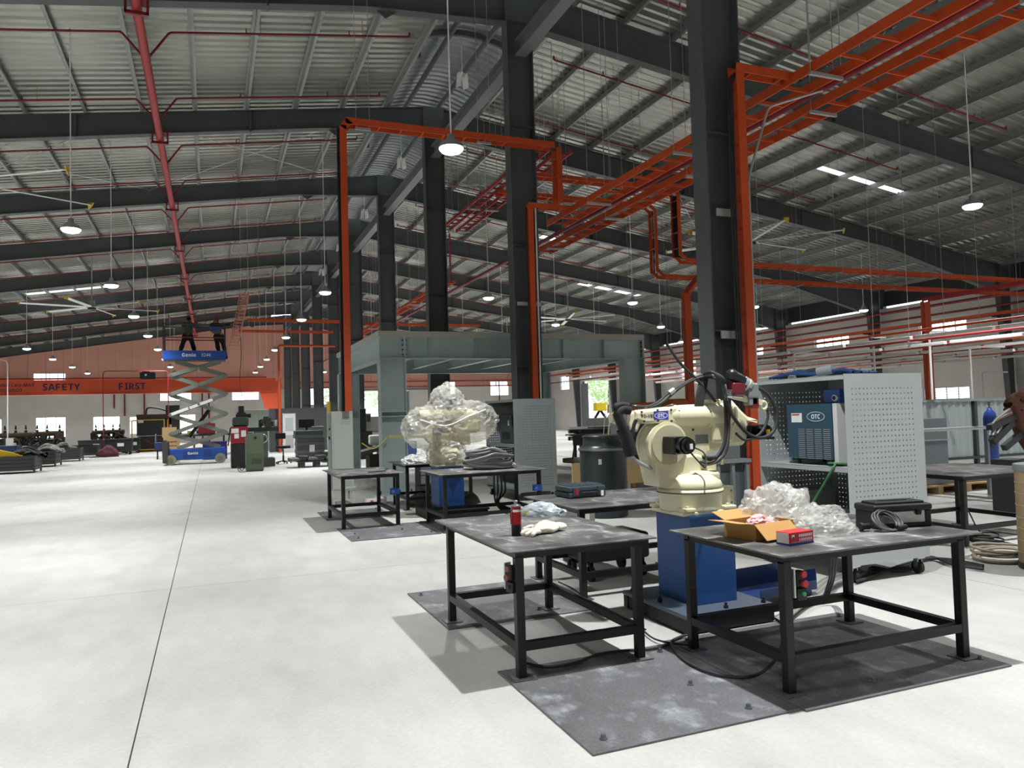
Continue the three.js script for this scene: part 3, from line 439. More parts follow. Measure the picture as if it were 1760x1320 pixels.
for (const [x, z, lab] of [[2.5, -10.985, 'small blue switch box on the leg of the empty work table'], [4.42, -10.135, 'small blue switch box on the leg of the coiled hose table']]) { const o = thing('switch_box', lab, 'switch box', [x, 0.52, z]); part('enclosure', rb(0.14, 0.09, 0.05, 0, 0, 0.012, 0.006, 1), blueBox, o); part('cover_knob', cylZ(0.018, 0.02, -0.03, 0, 0.045, 12), std(0x5f86c9, 0.4), o); }

// things on the thermos table
{
  const p = onY(888, 921, TT), t = thing('thermos_bottle', 'red and black metal thermos bottle with strap on work table', 'bottle', [p.x, TT, p.z]); t.scale.setScalar(0.92);
  const fade = std(0x8f1420, 0.22, 0.55), dk = std(0x160b0d, 0.25, 0.5);
  part('body', lathe([[0.001, 0], [0.036, 0], [0.037, 0.004], [0.037, 0.085]]), dk, t); part('body', lathe([[0.037, 0.085], [0.037, 0.17], [0.037, 0.18]]), fade, t);
  part('band', lathe([[0.0375, 0.175], [0.0375, 0.192]]), M.chrome, t); part('lid', lathe([[0.0365, 0.192], [0.0365, 0.212]]), fade, t); part('lid_top', lathe([[0.037, 0.212], [0.0365, 0.222], [0.03, 0.226], [0.014, 0.228], [0.012, 0.24], [0.017, 0.243], [0.016, 0.256], [0.001, 0.258]]), M.steel, t);
  part('strap', tube([[-0.037, 0.19, 0.01], [-0.047, 0.17, 0.012], [-0.044, 0.12, 0.01], [-0.045, 0.09, 0.01]], 0.005), fade, t);
}
{
  const p = onY(935, 916, TT), g = thing('work_glove', 'white cotton work glove lying on work table beside thermos', 'glove', [p.x, TT + 0.002, p.z], 0.35), c = std(0xd9d4c4, 0.95);
  const gl = [new THREE.SphereGeometry(1, 22, 14).scale(0.095, 0.024, 0.06).translate(0.01, 0.022, 0), new THREE.SphereGeometry(1, 18, 12).scale(0.085, 0.036, 0.05).translate(0.015, 0.024, -0.005)].map((q) => { const a = q.attributes.position; for (let i = 0; i < a.count; i++) { const x = a.getX(i), y = a.getY(i), z = a.getZ(i); a.setY(i, Math.max(0, y + 0.014 * nz(x * 26, z * 26, 3))); a.setZ(i, z + 0.006 * nz(x * 30, y * 30, 9)); } q.computeVertexNormals(); return q; });
  g.scale.setScalar(1.25); part('palm', gl, c, g);
  for (const [pts, r] of [[[[-0.06, 0.015, 0.03], [-0.105, 0.02, 0.045], [-0.135, 0.012, 0.055]], 0.011], [[[-0.06, 0.015, 0.01], [-0.115, 0.02, 0.018], [-0.15, 0.012, 0.022]], 0.011], [[[-0.06, 0.018, -0.012], [-0.11, 0.022, -0.018], [-0.145, 0.013, -0.02]], 0.011], [[[-0.05, 0.018, -0.035], [-0.09, 0.02, -0.045], [-0.12, 0.012, -0.052]], 0.01], [[[0, 0.02, -0.045], [-0.03, 0.03, -0.07], [-0.065, 0.02, -0.085]], 0.012]]) part('finger', [tube(pts, r, 8, 8), sph(r, ...pts[2], 8)], c, g);
  part('cuff', new THREE.CylinderGeometry(0.052, 0.048, 0.06, 18, 1).rotateZ(Math.PI / 2).scale(1, 0.4, 1).translate(0.105, 0.022, -0.003), c, g);
}
// crumpled plastic film: folded noise surface
function crumple(rx, ry, rz, detail, amp, freq, seed, flat = -0.02) {
  const g = new THREE.IcosahedronGeometry(1, detail), p = g.attributes.position;
  for (let i = 0; i < p.count; i++) {
    const x = p.getX(i), y = p.getY(i), z = p.getZ(i), f = freq;
    const r = 1 + amp * 0.75 * nz(x * f + seed, y * f, z * f) + amp * 0.55 * (0.35 - Math.abs(nz(x * f * 2.1, y * f * 2.1 + seed, z * f * 2.1))) + amp * 0.3 * (0.3 - Math.abs(nz(x * f * 4.3, y * f * 4.3, z * f * 4.3 + seed)));
    p.setXYZ(i, x * r * rx, Math.max(flat, y * r) * ry, z * r * rz);
  }
  g.computeVertexNormals(); return g;
}
const film = new THREE.MeshPhysicalMaterial({ color: 0xfbfbf9, roughness: 0.14, transmission: 0.78, thickness: 0, side: THREE.DoubleSide, clearcoat: 0.4 });
const filmClear = new THREE.MeshPhysicalMaterial({ color: 0xfafaf8, roughness: 0.1, transmission: 0.82, thickness: 0, side: THREE.DoubleSide });
{ const p = onY(930, 880, TT), o = thing('plastic_bag', 'small clear plastic bag of parts on work table behind thermos', 'bag', [p.x - 0.09, TT, p.z + 0.2], -0.5); part('film', toCreasedNormals(crumple(0.17, 0.1, 0.07, 8, 0.4, 1.8, 4), 0.5), std(0xaeb8be, 0.3), o); part('label', bx(0.035, 0.02, 0.002, -0.11, 0.035, 0.062), M.yellow, o); }
// dark tool case on the third table
{
  const o = thing('tool_case', 'dark blue-grey plastic tool case with red tab on steel table', 'tool case', [3.31, TT, -6.55], 0.03), c = std(0x33434b, 0.5), dk = std(0x1f292e, 0.5);
  part('shell', [rb(0.4, 0.05, 0.3, 0, 0.028, 0, 0.012), rb(0.4, 0.055, 0.3, 0, 0.083, 0, 0.018), rb(0.36, 0.012, 0.24, 0, 0.113, 0, 0.005)], c, o);
  part('handle', [rb(0.17, 0.022, 0.03, 0.01, 0.05, 0.168, 0.008), bx(0.02, 0.03, 0.04, -0.085, 0.05, 0.158), bx(0.02, 0.03, 0.04, 0.105, 0.05, 0.158)], dk, o);
  for (const x of [-0.125, 0.14]) part('latch', rb(0.07, 0.085, 0.02, x, 0.06, 0.153, 0.005), c, o); part('tab', bx(0.032, 0.055, 0.01, -0.125, 0.062, 0.163), std(0xa01f38, 0.4), o);
  part('tag', [bx(0.028, 0.05, 0.004, 0.15, 0.035, 0.166)], M.white, o); for (let i = 0; i < 5; i++) part('ridge', rb(0.035, 0.008, 0.22, -0.14 + i * 0.07, 0.12, 0, 0.003, 1), c, o);
}
// things on the near right table
{
  const card = std(0xb98d52, 0.85), o = thing('cardboard_box', 'open brown cardboard box with raised flaps on work table', 'box', [3.2, TT, -3.86], 0.16), W = 0.34, D = 0.25, H = 0.1;
  part('side', bx(W, H, 0.006, 0, H / 2, D / 2), card, o); part('side', bx(W, H, 0.006, 0, H / 2, -D / 2), card, o); part('side', bx(0.006, H, D, -W / 2, H / 2, 0), card, o); part('side', bx(0.006, H, D, W / 2, H / 2, 0), card, o); part('bottom', bx(W, 0.006, D, 0, 0.004, 0), card, o);
  part('flap', bx(W - 0.02, 0.004, 0.125, 0, 0, 0.0625).rotateX(0.75).translate(-0.02, H, D / 2), card, o); part('flap', bx(0.15, 0.004, D - 0.01, -0.075, 0, 0).rotateZ(-0.12).translate(-W / 2, H, 0), card, o); part('flap', bx(W - 0.01, 0.004, 0.12, 0, 0, -0.06).rotateX(0.35).translate(0, H, -D / 2), card, o); part('flap', bx(0.12, 0.004, D - 0.02, 0.06, 0, 0).rotateZ(-0.9).translate(W / 2, H, 0), card, o);
  const pink = thing('foam_wrap', 'crumpled pink foam wrap inside the open cardboard box', 'wrap', [3.23, TT + 0.075, -3.88], 0.2); part('film', toCreasedNormals(crumple(0.1, 0.05, 0.07, 6, 0.4, 2.5, 11), 0.6), std(0xd8a9a8, 0.6), pink);
}
{
  const o = thing('tool_packaging', 'red and blue printed paper box standing before the cardboard box', 'box', [3.2, TT, -3.545], 0.12), w = 0.2, h = 0.075, d = 0.1;
  const front = canvasTex(512, 192, (c, W, H) => { c.fillStyle = '#c5232c'; c.fillRect(0, 0, W, H); c.fillStyle = '#1d3f94'; c.fillRect(0, H * 0.84, W, H * 0.16); c.fillStyle = '#fff'; c.fillRect(40, 30, 60, 50); c.fillStyle = '#1d3f94'; c.fillRect(50, 60, 46, 26); c.fillStyle = '#fff'; for (let i = 0; i < 7; i++) { c.fillRect(196 + i * 43, 30, 12, 48); c.fillRect(214 + i * 43, 30, 10, 48); c.fillRect(200 + i * 43, 48, 22, 10); } c.fillStyle = '#dfe4f2'; for (let i = 0; i < 7; i++) { c.fillRect(200 + i * 42, 96, 26, 40); } c.fillStyle = '#fff'; for (let i = 0; i < 20; i++) c.fillRect(30 + i * 22, 148, 14, 5); });
  part('carton', rb(w, h, d, 0, h / 2, 0, 0.003, 1), std(0xc5232c, 0.4), o); part('base_band', bx(w + 0.002, h * 0.16, d + 0.002, 0, h * 0.08, 0), std(0x1d3f94, 0.4), o);
  mesh('front_print', new THREE.PlaneGeometry(w - 0.004, h - 0.004).translate(0, h / 2, d / 2 + 0.0012), new THREE.MeshStandardMaterial({ map: front, roughness: 0.4 }), o);
  part('end_panel', bx(0.002, h * 0.78, d - 0.012, -w / 2 - 0.0006, h * 0.55, 0), std(0xd8d2cc, 0.5), o);
}
{
  const o = thing('plastic_film_heap', 'large heap of crumpled clear plastic film on the work table', 'plastic film', [3.5, TT, -4.03], -0.1);
  part('film', toCreasedNormals(crumple(0.27, 0.29, 0.2, 24, 0.34, 2.0, 21), 0.35), film, o); part('film', toCreasedNormals(crumple(0.24, 0.15, 0.18, 18, 0.42, 2.4, 31).translate(0.17, 0, 0.13), 0.35), film, o);
  part('film', toCreasedNormals(crumple(0.25, 0.25, 0.17, 14, 0.5, 3.1, 43), 0.35), film, o); part('film', toCreasedNormals(crumple(0.2, 0.1, 0.12, 14, 0.45, 2.8, 51).translate(0.12, 0, 0.3), 0.35), filmClear, o);
}
{
  const a = onY(1490, 905, TT), o = thing('tool_box', 'stainless steel tool box with black lid on the work table', 'tool box', [4.2, TT, -3.73], -0.2), w = 0.42, h = 0.15, d = 0.2;
  part('body', rb(w - 0.03, h * 0.72, d - 0.01, 0, h * 0.36, 0, 0.008), std(0xbab6b4, 0.3, 0.7), o);
  for (const x of [-1, 1]) part('corner_guard', rb(0.05, h * 0.72, d, x * (w / 2 - 0.025), h * 0.37, 0, 0.01), M.black, o); part('base', rb(w, 0.03, d + 0.006, 0, 0.016, 0, 0.008), M.black, o);
  part('lid', [rb(w + 0.01, 0.045, d + 0.02, 0, h * 0.86, 0, 0.016), rb(w - 0.06, 0.02, d - 0.05, 0, h * 1.05, 0, 0.009)], M.black, o); part('handle', [rb(0.2, 0.014, 0.03, 0, h * 1.13, 0, 0.006)], M.dark, o); for (const x of [-0.11, 0.11]) part('latch', rb(0.035, 0.045, 0.014, x, h * 0.68, d / 2 + 0.005, 0.004), M.black, o);
}
function coil(o, name, cx, cy, cz, R, r, turns, lift, jitter, m, flat = 1) {
  for (let t = 0; t < turns; t++) { const pts = [], dx = rnd(-jitter, jitter), dz = rnd(-jitter, jitter), k = R * rnd(0.8, 1.08), tl = rnd(-0.25, 0.25); for (let i = 0; i < 14; i++) { const a = i / 14 * Math.PI * 2; pts.push([cx + dx + Math.cos(a) * k, cy + r + lift * t + Math.max(0, Math.sin(a + t) * tl * R * 0.5), cz + dz + Math.sin(a) * k * flat]); } part(name, tube(pts, r, 36, 6, true), m, o); }
}
{ const o = thing('power_cord', 'coiled dark grey power cord with plug in front of steel tool box', 'cord', [4.0, TT, -3.6]); for (let k = 0; k < 11; k++) { const pts = [], q = rnd(0.075, 0.1), dx = rnd(-0.03, 0.03), tl = rnd(0.5, 0.95); for (let i = 0; i < 12; i++) { const a = i / 12 * 6.283; pts.push([dx + Math.cos(a) * q, 0.008 + (1 + Math.sin(a)) * q * tl * 0.7, -Math.sin(a) * q * 0.6 + rnd(-0.004, 0.004)]); } part('loop', tube(pts, 0.0055, 32, 6, true), std(0x4b4c50, 0.5), o); } part('plug', [rod([-0.16, 0.03, -0.06], [-0.1, 0.03, -0.05], 0.02, 10), cylX(0.028, 0.02, -0.165, 0.03, -0.06, 12)], M.black, o); part('connector', rod([0.02, 0.022, 0.06], [0.11, 0.022, 0.04], 0.017, 10), M.black, o); }
// coiled hose and bags on the second station
{ const o = thing('grey_hose_coil', 'thick coiled grey corrugated hose lying on the work table', 'hose', [3.88, TT, -10.72]); const hm = [std(0x8c8d8c, 0.5), std(0x747574, 0.5)]; for (let k = 0; k < 19; k++) { const q = rnd(0.24, 0.4), h = 0.03 + 0.3 * (k / 19), t1 = rnd(-0.35, 0.35), t2 = rnd(-0.55, 0.1), dx = rnd(-0.05, 0.05), dz = rnd(-0.04, 0.04), pts = []; for (let i = 0; i < 16; i++) { const a = i / 16 * 6.283, x = Math.cos(a) * q, z = Math.sin(a) * q * 0.72; pts.push([x + dx, Math.max(0.024, h * (1 - Math.abs(x) * 0.9) + x * t1 * 0.5 + z * t2 * 0.5), z + dz]); } part('loop', tube(pts, 0.022, 44, 7, true), hm[k % 2], o); } }
{ const o = thing('white_rag', 'crumpled white plastic rag beside the coiled grey hose', 'rag', [4.26, TT, -10.9]); part('film', toCreasedNormals(crumple(0.1, 0.13, 0.08, 8, 0.5, 2.6, 61), 0.5), std(0xdcdcd6, 0.5), o); }
{ const o = thing('crumpled_bag', 'crumpled white plastic bag on the rear work table', 'bag', [3.33, TT, -12.98]); part('film', toCreasedNormals(crumple(0.24, 0.13, 0.14, 12, 0.5, 2.3, 71), 0.5), std(0xd3d3cf, 0.35), o); part('film', toCreasedNormals(crumple(0.09, 0.2, 0.07, 8, 0.5, 2.3, 74).translate(0.1, 0, 0), 0.5), std(0xd3d3cf, 0.35), o); }
{ const o = thing('crowbar', 'thin black steel flat bar on the empty work table', 'bar', [2.32, TT, -11.35], 0.35); part('bar', bx(0.3, 0.012, 0.03, 0, 0.006, 0), M.black, o); part('tip', bx(0.05, 0.01, 0.03, 0.17, 0.012, 0).rotateZ(0.1), M.black, o); }

// ---------- welding robot ----------
const onPlane = (o, z) => (u, v, zz = z) => onZ(u, v, zz).sub(o.position);            // photo pixel -> local point on the plane at depth z
{
  const C0 = [3.5, 0, -4.97], o = thing('welding_robot', 'cream coloured welding robot arm on blue pedestal', 'robot', C0);
  const lx = (x) => x - C0[0];
  // pedestal
  const pd = part('pedestal', [rb(0.4, 0.65, 0.46, 0, 0.465, 0, 0.004, 1)], M.blue, o); part('pedestal_cap', bx(0.43, 0.012, 0.49, 0, 0.795, 0), M.blue, pd);
  const bp = part('base_plate', [rb(0.78, 0.03, 0.9, -0.01, 0.125, -0.01, 0.004, 1)], std(0x66707e, 0.4, 0.5), o);
  part('base_frame', [bx(0.77, 0.095, 0.06, -0.01, 0.06, 0.4), bx(0.77, 0.095, 0.06, -0.01, 0.06, -0.42), bx(0.06, 0.095, 0.76, -0.36, 0.06, 0), bx(0.06, 0.095, 0.76, 0.34, 0.06, 0)], M.black, bp);
  for (const [x, z] of [[-0.34, 0.38], [-0.02, 0.38], [0.32, 0.38], [-0.34, -0.4], [0.32, 0], [0.32, -0.4], [-0.34, 0]]) part('bolt', [cyl(0.018, 0.02, x, 0.15, z, 6), cyl(0.01, 0.04, x, 0.16, z, 8)], M.black, bp);
  // robot base and turret
  const base = part('robot_base', [rb(0.46, 0.03, 0.44, -0.02, 0.815, 0, 0.008), lathe([[0.001, 0.82], [0.235, 0.82], [0.24, 0.84], [0.24, 0.94], [0.255, 0.955], [0.255, 0.985], [0.22, 1.0], [0.001, 1.0]], 40).translate(-0.03, 0, 0), rb(0.16, 0.18, 0.22, 0.25, 0.9, -0.03, 0.012)], M.cream, o);
  for (const [x, z] of [[-0.2, 0.2], [0.17, 0.2], [-0.2, -0.2], [0.17, -0.2]]) part('bolt_lug', [rb(0.11, 0.028, 0.08, x, 0.845, z, 0.008), cyl(0.014, 0.02, x, 0.865, z, 6)], M.cream, base);
  part('cover_screw', [cylZ(0.01, 0.012, 0.3, 0.86, 0.08, 6), cylZ(0.01, 0.012, 0.3, 0.95, 0.08, 6)], M.steel, base); part('seam_ring', lathe([[0.257, 0.962], [0.257, 0.97]], 40).translate(-0.03, 0, 0), M.dark, base);
  const tur = part('turret', [lathe([[0.001, 0.99], [0.235, 0.99], [0.25, 1.01], [0.235, 1.05], [0.19, 1.1], [0.001, 1.12]], 36).translate(-0.03, 0, 0), prism([[-0.36, 1.02], [0.17, 1.0], [0.2, 1.06], [0.15, 1.14], [0.19, 1.2], [0.12, 1.22], [0, 1.25], [-0.12, 1.25], [-0.24, 1.24], [-0.4, 1.2], [-0.38, 1.1]], 0.24, 0.02).translate(0, 0, -0.03), rb(0.24, 0.09, 0.3, 0.02, 1.08, 0.03, 0.035, 3), rb(0.13, 0.13, 0.2, 0.1, 1.16, 0, 0.02)], M.cream, o);
  part('shoulder_casting', [cylZ(0.175, 0.16, -0.28, 1.335, 0.02, 40), cylZ(0.185, 0.03, -0.28, 1.335, -0.05, 40), prism([[-0.455, 1.31], [-0.44, 1.22], [-0.38, 1.1], [-0.2, 1.06], [-0.08, 1.12], [-0.06, 1.22], [-0.12, 1.3]], 0.15, 0.02)], M.cream, o);
  part('shoulder_cover', [cylZ(0.15, 0.02, -0.28, 1.335, 0.11, 36)], M.creamDark, o); part('lifting_lug', [rb(0.035, 0.04, 0.05, -0.29, 1.52, 0.0, 0.008)], M.cream, o);
  part('eye_bolt', [new THREE.TorusGeometry(0.03, 0.009, 8, 20).translate(0.21, 1.23, 0.1), cyl(0.012, 0.05, 0.21, 1.185, 0.1, 8)], M.creamDark, o);
  const mo = part('shoulder_motor', [rb(0.13, 0.13, 0.16, -0.28, 1.335, 0.2, 0.012), cylZ(0.058, 0.04, -0.28, 1.335, 0.3, 24), cylZ(0.064, 0.02, -0.28, 1.335, 0.33, 24), cylZ(0.055, 0.03, -0.28, 1.335, 0.355, 24), cylZ(0.035, 0.015, -0.28, 1.335, 0.375, 20)], std(0x101014, 0.25, 0.1), o); part('rating_label', bx(0.025, 0.04, 0.002, -0.27, 1.33, 0.3838), M.white, mo);
  part('motor_wire', tube([[-0.24, 1.28, 0.33], [-0.2, 1.22, 0.36], [-0.13, 1.17, 0.34], [-0.07, 1.2, 0.28], [-0.06, 1.27, 0.24], [-0.12, 1.32, 0.16]], 0.006), M.cable, o);
  // lower arm
  const la = part('lower_arm', [prism([[-0.28, 1.48], [0.2, 1.52], [0.32, 1.46], [0.32, 1.3], [-0.05, 1.2], [-0.24, 1.2]], 0.15, 0.025).translate(0, 0, -0.02)], M.cream, o);
  part('rating_plate', bx(0.12, 0.07, 0.002, 0.06, 1.365, 0.0565).rotateZ(0.0), M.steel, la); for (const [x, y] of [[-0.02, 1.44], [0.22, 1.44], [0.22, 1.36], [0.24, 1.4]]) part('cap_screw', cylZ(0.009, 0.01, x, y, 0.058, 6), M.dark, la);
  // elbow and upper arm
  part('elbow_casting', [rb(0.2, 0.26, 0.2, 0.24, 1.46, 0, 0.03), cylX(0.1, 0.22, 0.23, 1.545, 0.02, 32), prism([[0.27, 1.62], [0.36, 1.66], [0.44, 1.58], [0.5, 1.53], [0.6, 1.5], [0.61, 1.48], [0.5, 1.47], [0.5, 1.36], [0.44, 1.3], [0.3, 1.3], [0.24, 1.38]], 0.17, 0.03)], M.cream, o);
  part('bolt_flange', [cylX(0.118, 0.03, 0.3, 1.545, 0.02, 36), cylX(0.112, 0.02, 0.345, 1.545, 0.02, 36)], M.cream, o); part('mount_block', rb(0.11, 0.035, 0.08, 0.2, 1.655, 0.02, 0.008), M.cream, o);
  part('elbow_motor', [rb(0.2, 0.12, 0.13, 0.57, 1.4, 0.05, 0.012), cylZ(0.058, 0.06, 0.6, 1.4, 0.14, 24), rb(0.09, 0.02, 0.1, 0.67, 1.35, 0.08, 0.005)], std(0x101014, 0.25, 0.1), o); part('warning_label', bx(0.035, 0.045, 0.002, 0.61, 1.4, 0.171), M.yellow, o);
  const ua = part('upper_arm', [cylX(0.088, 0.4, 0.03, 1.55, 0.02, 32), cylX(0.075, 0.06, -0.2, 1.555, 0.02, 32, 0.09), prism([[-0.56, 1.6], [-0.22, 1.625], [-0.17, 1.63], [-0.17, 1.5], [-0.22, 1.495], [-0.47, 1.5], [-0.56, 1.53]], 0.15, 0.022).translate(0, 0, 0.02), prism([[-0.62, 1.585], [-0.54, 1.605], [-0.5, 1.5], [-0.53, 1.44], [-0.6, 1.45], [-0.63, 1.52]], 0.13, 0.02).translate(0, 0, 0.02)], M.cream, o);
  for (const [x, y] of [[-0.5, 1.59], [-0.36, 1.6], [-0.24, 1.6], [-0.48, 1.52], [-0.36, 1.52], [-0.24, 1.515], [-0.17, 1.59], [-0.17, 1.53], [0.12, 1.575], [0.14, 1.5]]) part('cap_screw', cylZ(0.008, 0.012, x, y, x > 0 ? 0.1 : 0.096, 6), M.dark, ua);
  const logo = canvasTex(512, 256, (c, W, H) => { c.fillStyle = '#3a3fa0'; c.fillRect(0, 0, W, H); c.strokeStyle = '#fff'; c.lineWidth = 14; c.beginPath(); c.ellipse(W / 2, H / 2 + 4, W * 0.43, H * 0.33, 0, 0, 7); c.stroke(); c.fillStyle = '#fff'; c.font = 'bold 130px sans-serif'; c.textAlign = 'center'; c.fillText('OTC', W / 2, H / 2 + 50, 300); });
  mesh('maker_label', new THREE.PlaneGeometry(0.13, 0.066).translate(-0.33, 1.56, 0.0962), new THREE.MeshStandardMaterial({ map: logo, roughness: 0.35 }), ua);
  mesh('model_lettering', lettering('FD-V8L', 0.026, 0.001).translate(-0.445, 1.558, 0.0955), M.dark, ua);
  const wr = part('wrist', [cylX(0.05, 0.07, -0.655, 1.55, 0.02, 20), cylX(0.035, 0.05, -0.7, 1.55, 0.02, 20), rb(0.05, 0.07, 0.06, -0.6, 1.45, 0.02, 0.01)], M.cream, o);
  const P = onPlane(o, -4.9);
  part('torch', [tube([P(1082, 706), P(1072, 703), P(1062, 710), P(1066, 725), P(1074, 745), P(1082, 765), P(1086, 783)], 0.036, 30, 10), tube([P(1070, 738), P(1078, 758), P(1085, 782)], 0.05, 14, 10), tube([P(1078, 745), P(1084, 752), P(1088, 730), P(1094, 718), P(1100, 712)], 0.022, 20, 8), tube([P(1062, 708), P(1058, 700), P(1066, 696), P(1080, 698)], 0.025, 16, 8)], std(0x17171a, 0.75), wr);
  part('torch_neck', tube([P(1086, 783), P(1094, 792), P(1108, 800), P(1120, 806)], 0.014, 16, 8), M.galv, wr);
  // dress pack
  for (const [k, q] of [[0, 0], [1, 4], [2, 8]]) part('dress_cable', tube([P(1085 + q, 698), P(1112 + q, 699), P(1130 + q, 692), P(1150 + q, 675), P(1178, 658 + k), P(1205, 645 + k * 2), P(1228, 642 + q), P(1244 + k * 2, 660, -4.8), P(1248 + k * 2, 700, -4.8), P(1250 + k, 745, -4.8), P(1240 + q, 775, -4.8), P(1222 + q, 795, -4.8), P(1200, 792 + q / 2), P(1190 + q, 782)], 0.011, 70, 7), k === 1 ? M.greyCable : M.cable, o);
  const Q = onPlane(o, -4.8); for (let k = 0; k < 5; k++) part('dress_cable', tube([P(1195 + k * 3, 695), P(1200 + k * 3, 670), P(1208 + k * 3, 645 - k), Q(1225 + k * 4, 640 + k * 2), Q(1240 + k * 3, 665), Q(1247 + k * 1.5, 720), Q(1243, 765 + k * 3), Q(1225, 790 - k), P(1205, 785)], 0.011, 60, 7), M.cable, o);
  part('cable_clamp', [rod(P(1150, 676), P(1158, 670), 0.022, 12)], M.galv, o);
  part('whip_cable', tube([P(1145, 590), P(1170, 625), P(1200, 655), P(1230, 690)], 0.012, 30, 7), M.cable, o);
  const F = onPlane(o, -4.76);
  const wf = part('wire_feeder', [tube([F(1258, 645), F(1272, 652), F(1280, 662)], 0.045, 12, 14), new THREE.SphereGeometry(0.047, 16, 10).translate(...F(1258, 644).toArray())], std(0x1d1d20, 0.35), o);
  part('feeder_collar', [rod(F(1277, 656), F(1287, 664), 0.05, 16), rod(F(1282, 660), F(1284, 662), 0.056, 16)], M.galv, wf); part('feeder_body', [rb(0.1, 0.12, 0.09, ...F(1290, 672).toArray(), 0.015), rb(0.08, 0.08, 0.08, ...F(1290, 688).toArray(), 0.01)], M.grey, wf); part('feeder_drive', [rb(0.12, 0.1, 0.08, ...F(1266, 668).toArray(), 0.02), rb(0.07, 0.09, 0.08, ...F(1293, 692).toArray(), 0.01)], std(0x6c1c28, 0.4), wf); part('feeder_fitting', [rod(F(1248, 680), F(1275, 682), 0.02, 10), rod(F(1252, 672), F(1262, 676), 0.016, 8)], M.chrome, wf);
  part('feeder_arm', bar(F(1258, 680), F(1308, 692), 0.035, 0.045), M.cream, wf); part('feeder_ring', new THREE.TorusGeometry(0.03, 0.012, 8, 18).translate(...F(1312, 697).toArray()), M.cream, wf);
  part('feeder_hose', tube([F(1293, 663), F(1312, 672), F(1328, 690), F(1335, 715), F(1330, 740), F(1312, 752), F(1290, 748), F(1272, 732), F(1258, 712), F(1250, 690)], 0.014, 60, 8), M.cable, wf); part('feeder_hose', tube([F(1318, 700), F(1320, 715), F(1312, 738), F(1300, 750), F(1280, 756), F(1265, 745)], 0.011, 40, 8), M.cable, wf);
}
// second robot under plastic film
{
  const C0 = [3.55, 0, -11.77], o = thing('wrapped_robot', 'cream robot arm wrapped in clear plastic film on blue pedestal', 'robot', C0), P = onPlane(o, -11.77);
  part('pedestal', rb(0.42, 0.66, 0.46, 0, 0.46, 0, 0.004, 1), M.blue, o); part('base_plate', [rb(1.0, 0.03, 0.94, 0.05, 0.12, 0, 0.004, 1), bx(0.95, 0.09, 0.9, 0.05, 0.055, 0)], M.black, o);
  part('robot_base', [rb(0.46, 0.03, 0.44, 0, 0.81, 0, 0.008), lathe([[0.001, 0.82], [0.24, 0.82], [0.245, 0.95], [0.26, 0.98], [0.2, 1.08], [0.001, 1.1]], 32)], M.cream, o);
  part('shoulder_casting', [cylZ(0.17, 0.2, -0.2, 1.33, 0, 32), rb(0.4, 0.3, 0.28, -0.02, 1.18, 0, 0.05, 3)], M.cream, o); part('shoulder_motor', [rb(0.12, 0.12, 0.12, -0.2, 1.36, 0.16, 0.01), cylZ(0.06, 0.06, -0.2, 1.36, 0.25, 18)], M.steel, o);
  part('lower_arm', bar([-0.2, 1.33, 0], [0.45, 1.42, 0], 0.15, 0.2), M.cream, o); part('elbow_casting', rb(0.3, 0.36, 0.2, 0.42, 1.5, 0, 0.06, 3), M.cream, o); part('upper_arm', cylX(0.09, 0.9, 0, 1.62, 0, 24), M.cream, o); part('wire_feeder', [rb(0.16, 0.22, 0.14, 0.1, 1.85, 0, 0.03)], M.grey, o);
  const wrap = new THREE.MeshPhysicalMaterial({ color: 0xf2f1ec, roughness: 0.12, transmission: 0.77, thickness: 0, side: THREE.DoubleSide });
  const cr = (x, y, rx, ry, rz, s, f = 2) => toCreasedNormals((() => { const g = new THREE.IcosahedronGeometry(1, 16), p = g.attributes.position; for (let i = 0; i < p.count; i++) { const a = p.getX(i), b = p.getY(i), c = p.getZ(i), r = 1 + 0.28 * (0.35 - Math.abs(nz(a * f + s, b * f, c * f))) + 0.16 * (0.3 - Math.abs(nz(a * f * 2.2, b * f * 2.2 + s, c * f * 2.2))) + 0.06 * nz(a * 9, b * 9, c * 9 + s); p.setXYZ(i, a * r * rx, b * r * ry, c * r * rz); } g.computeVertexNormals(); return g.translate(x, y, 0); })(), 0.4);
  part('film', cr(-0.28, 1.42, 0.42, 0.34, 0.3, 3), wrap, o); part('film', cr(0.42, 1.5, 0.45, 0.32, 0.28, 8), wrap, o); part('film', cr(0.02, 1.72, 0.3, 0.36, 0.24, 13), wrap, o); part('film', cr(0, 1.0, 0.31, 0.26, 0.3, 17), wrap, o); part('film', cr(0.04, 2.0, 0.13, 0.15, 0.12, 23), wrap, o);
  part('film_tape', tube([P(722, 722, -11.5), P(765, 732, -11.45), P(805, 716, -11.45), P(835, 704, -11.5)], 0.012, 24, 6), std(0xdadcd8, 0.3), o);
}
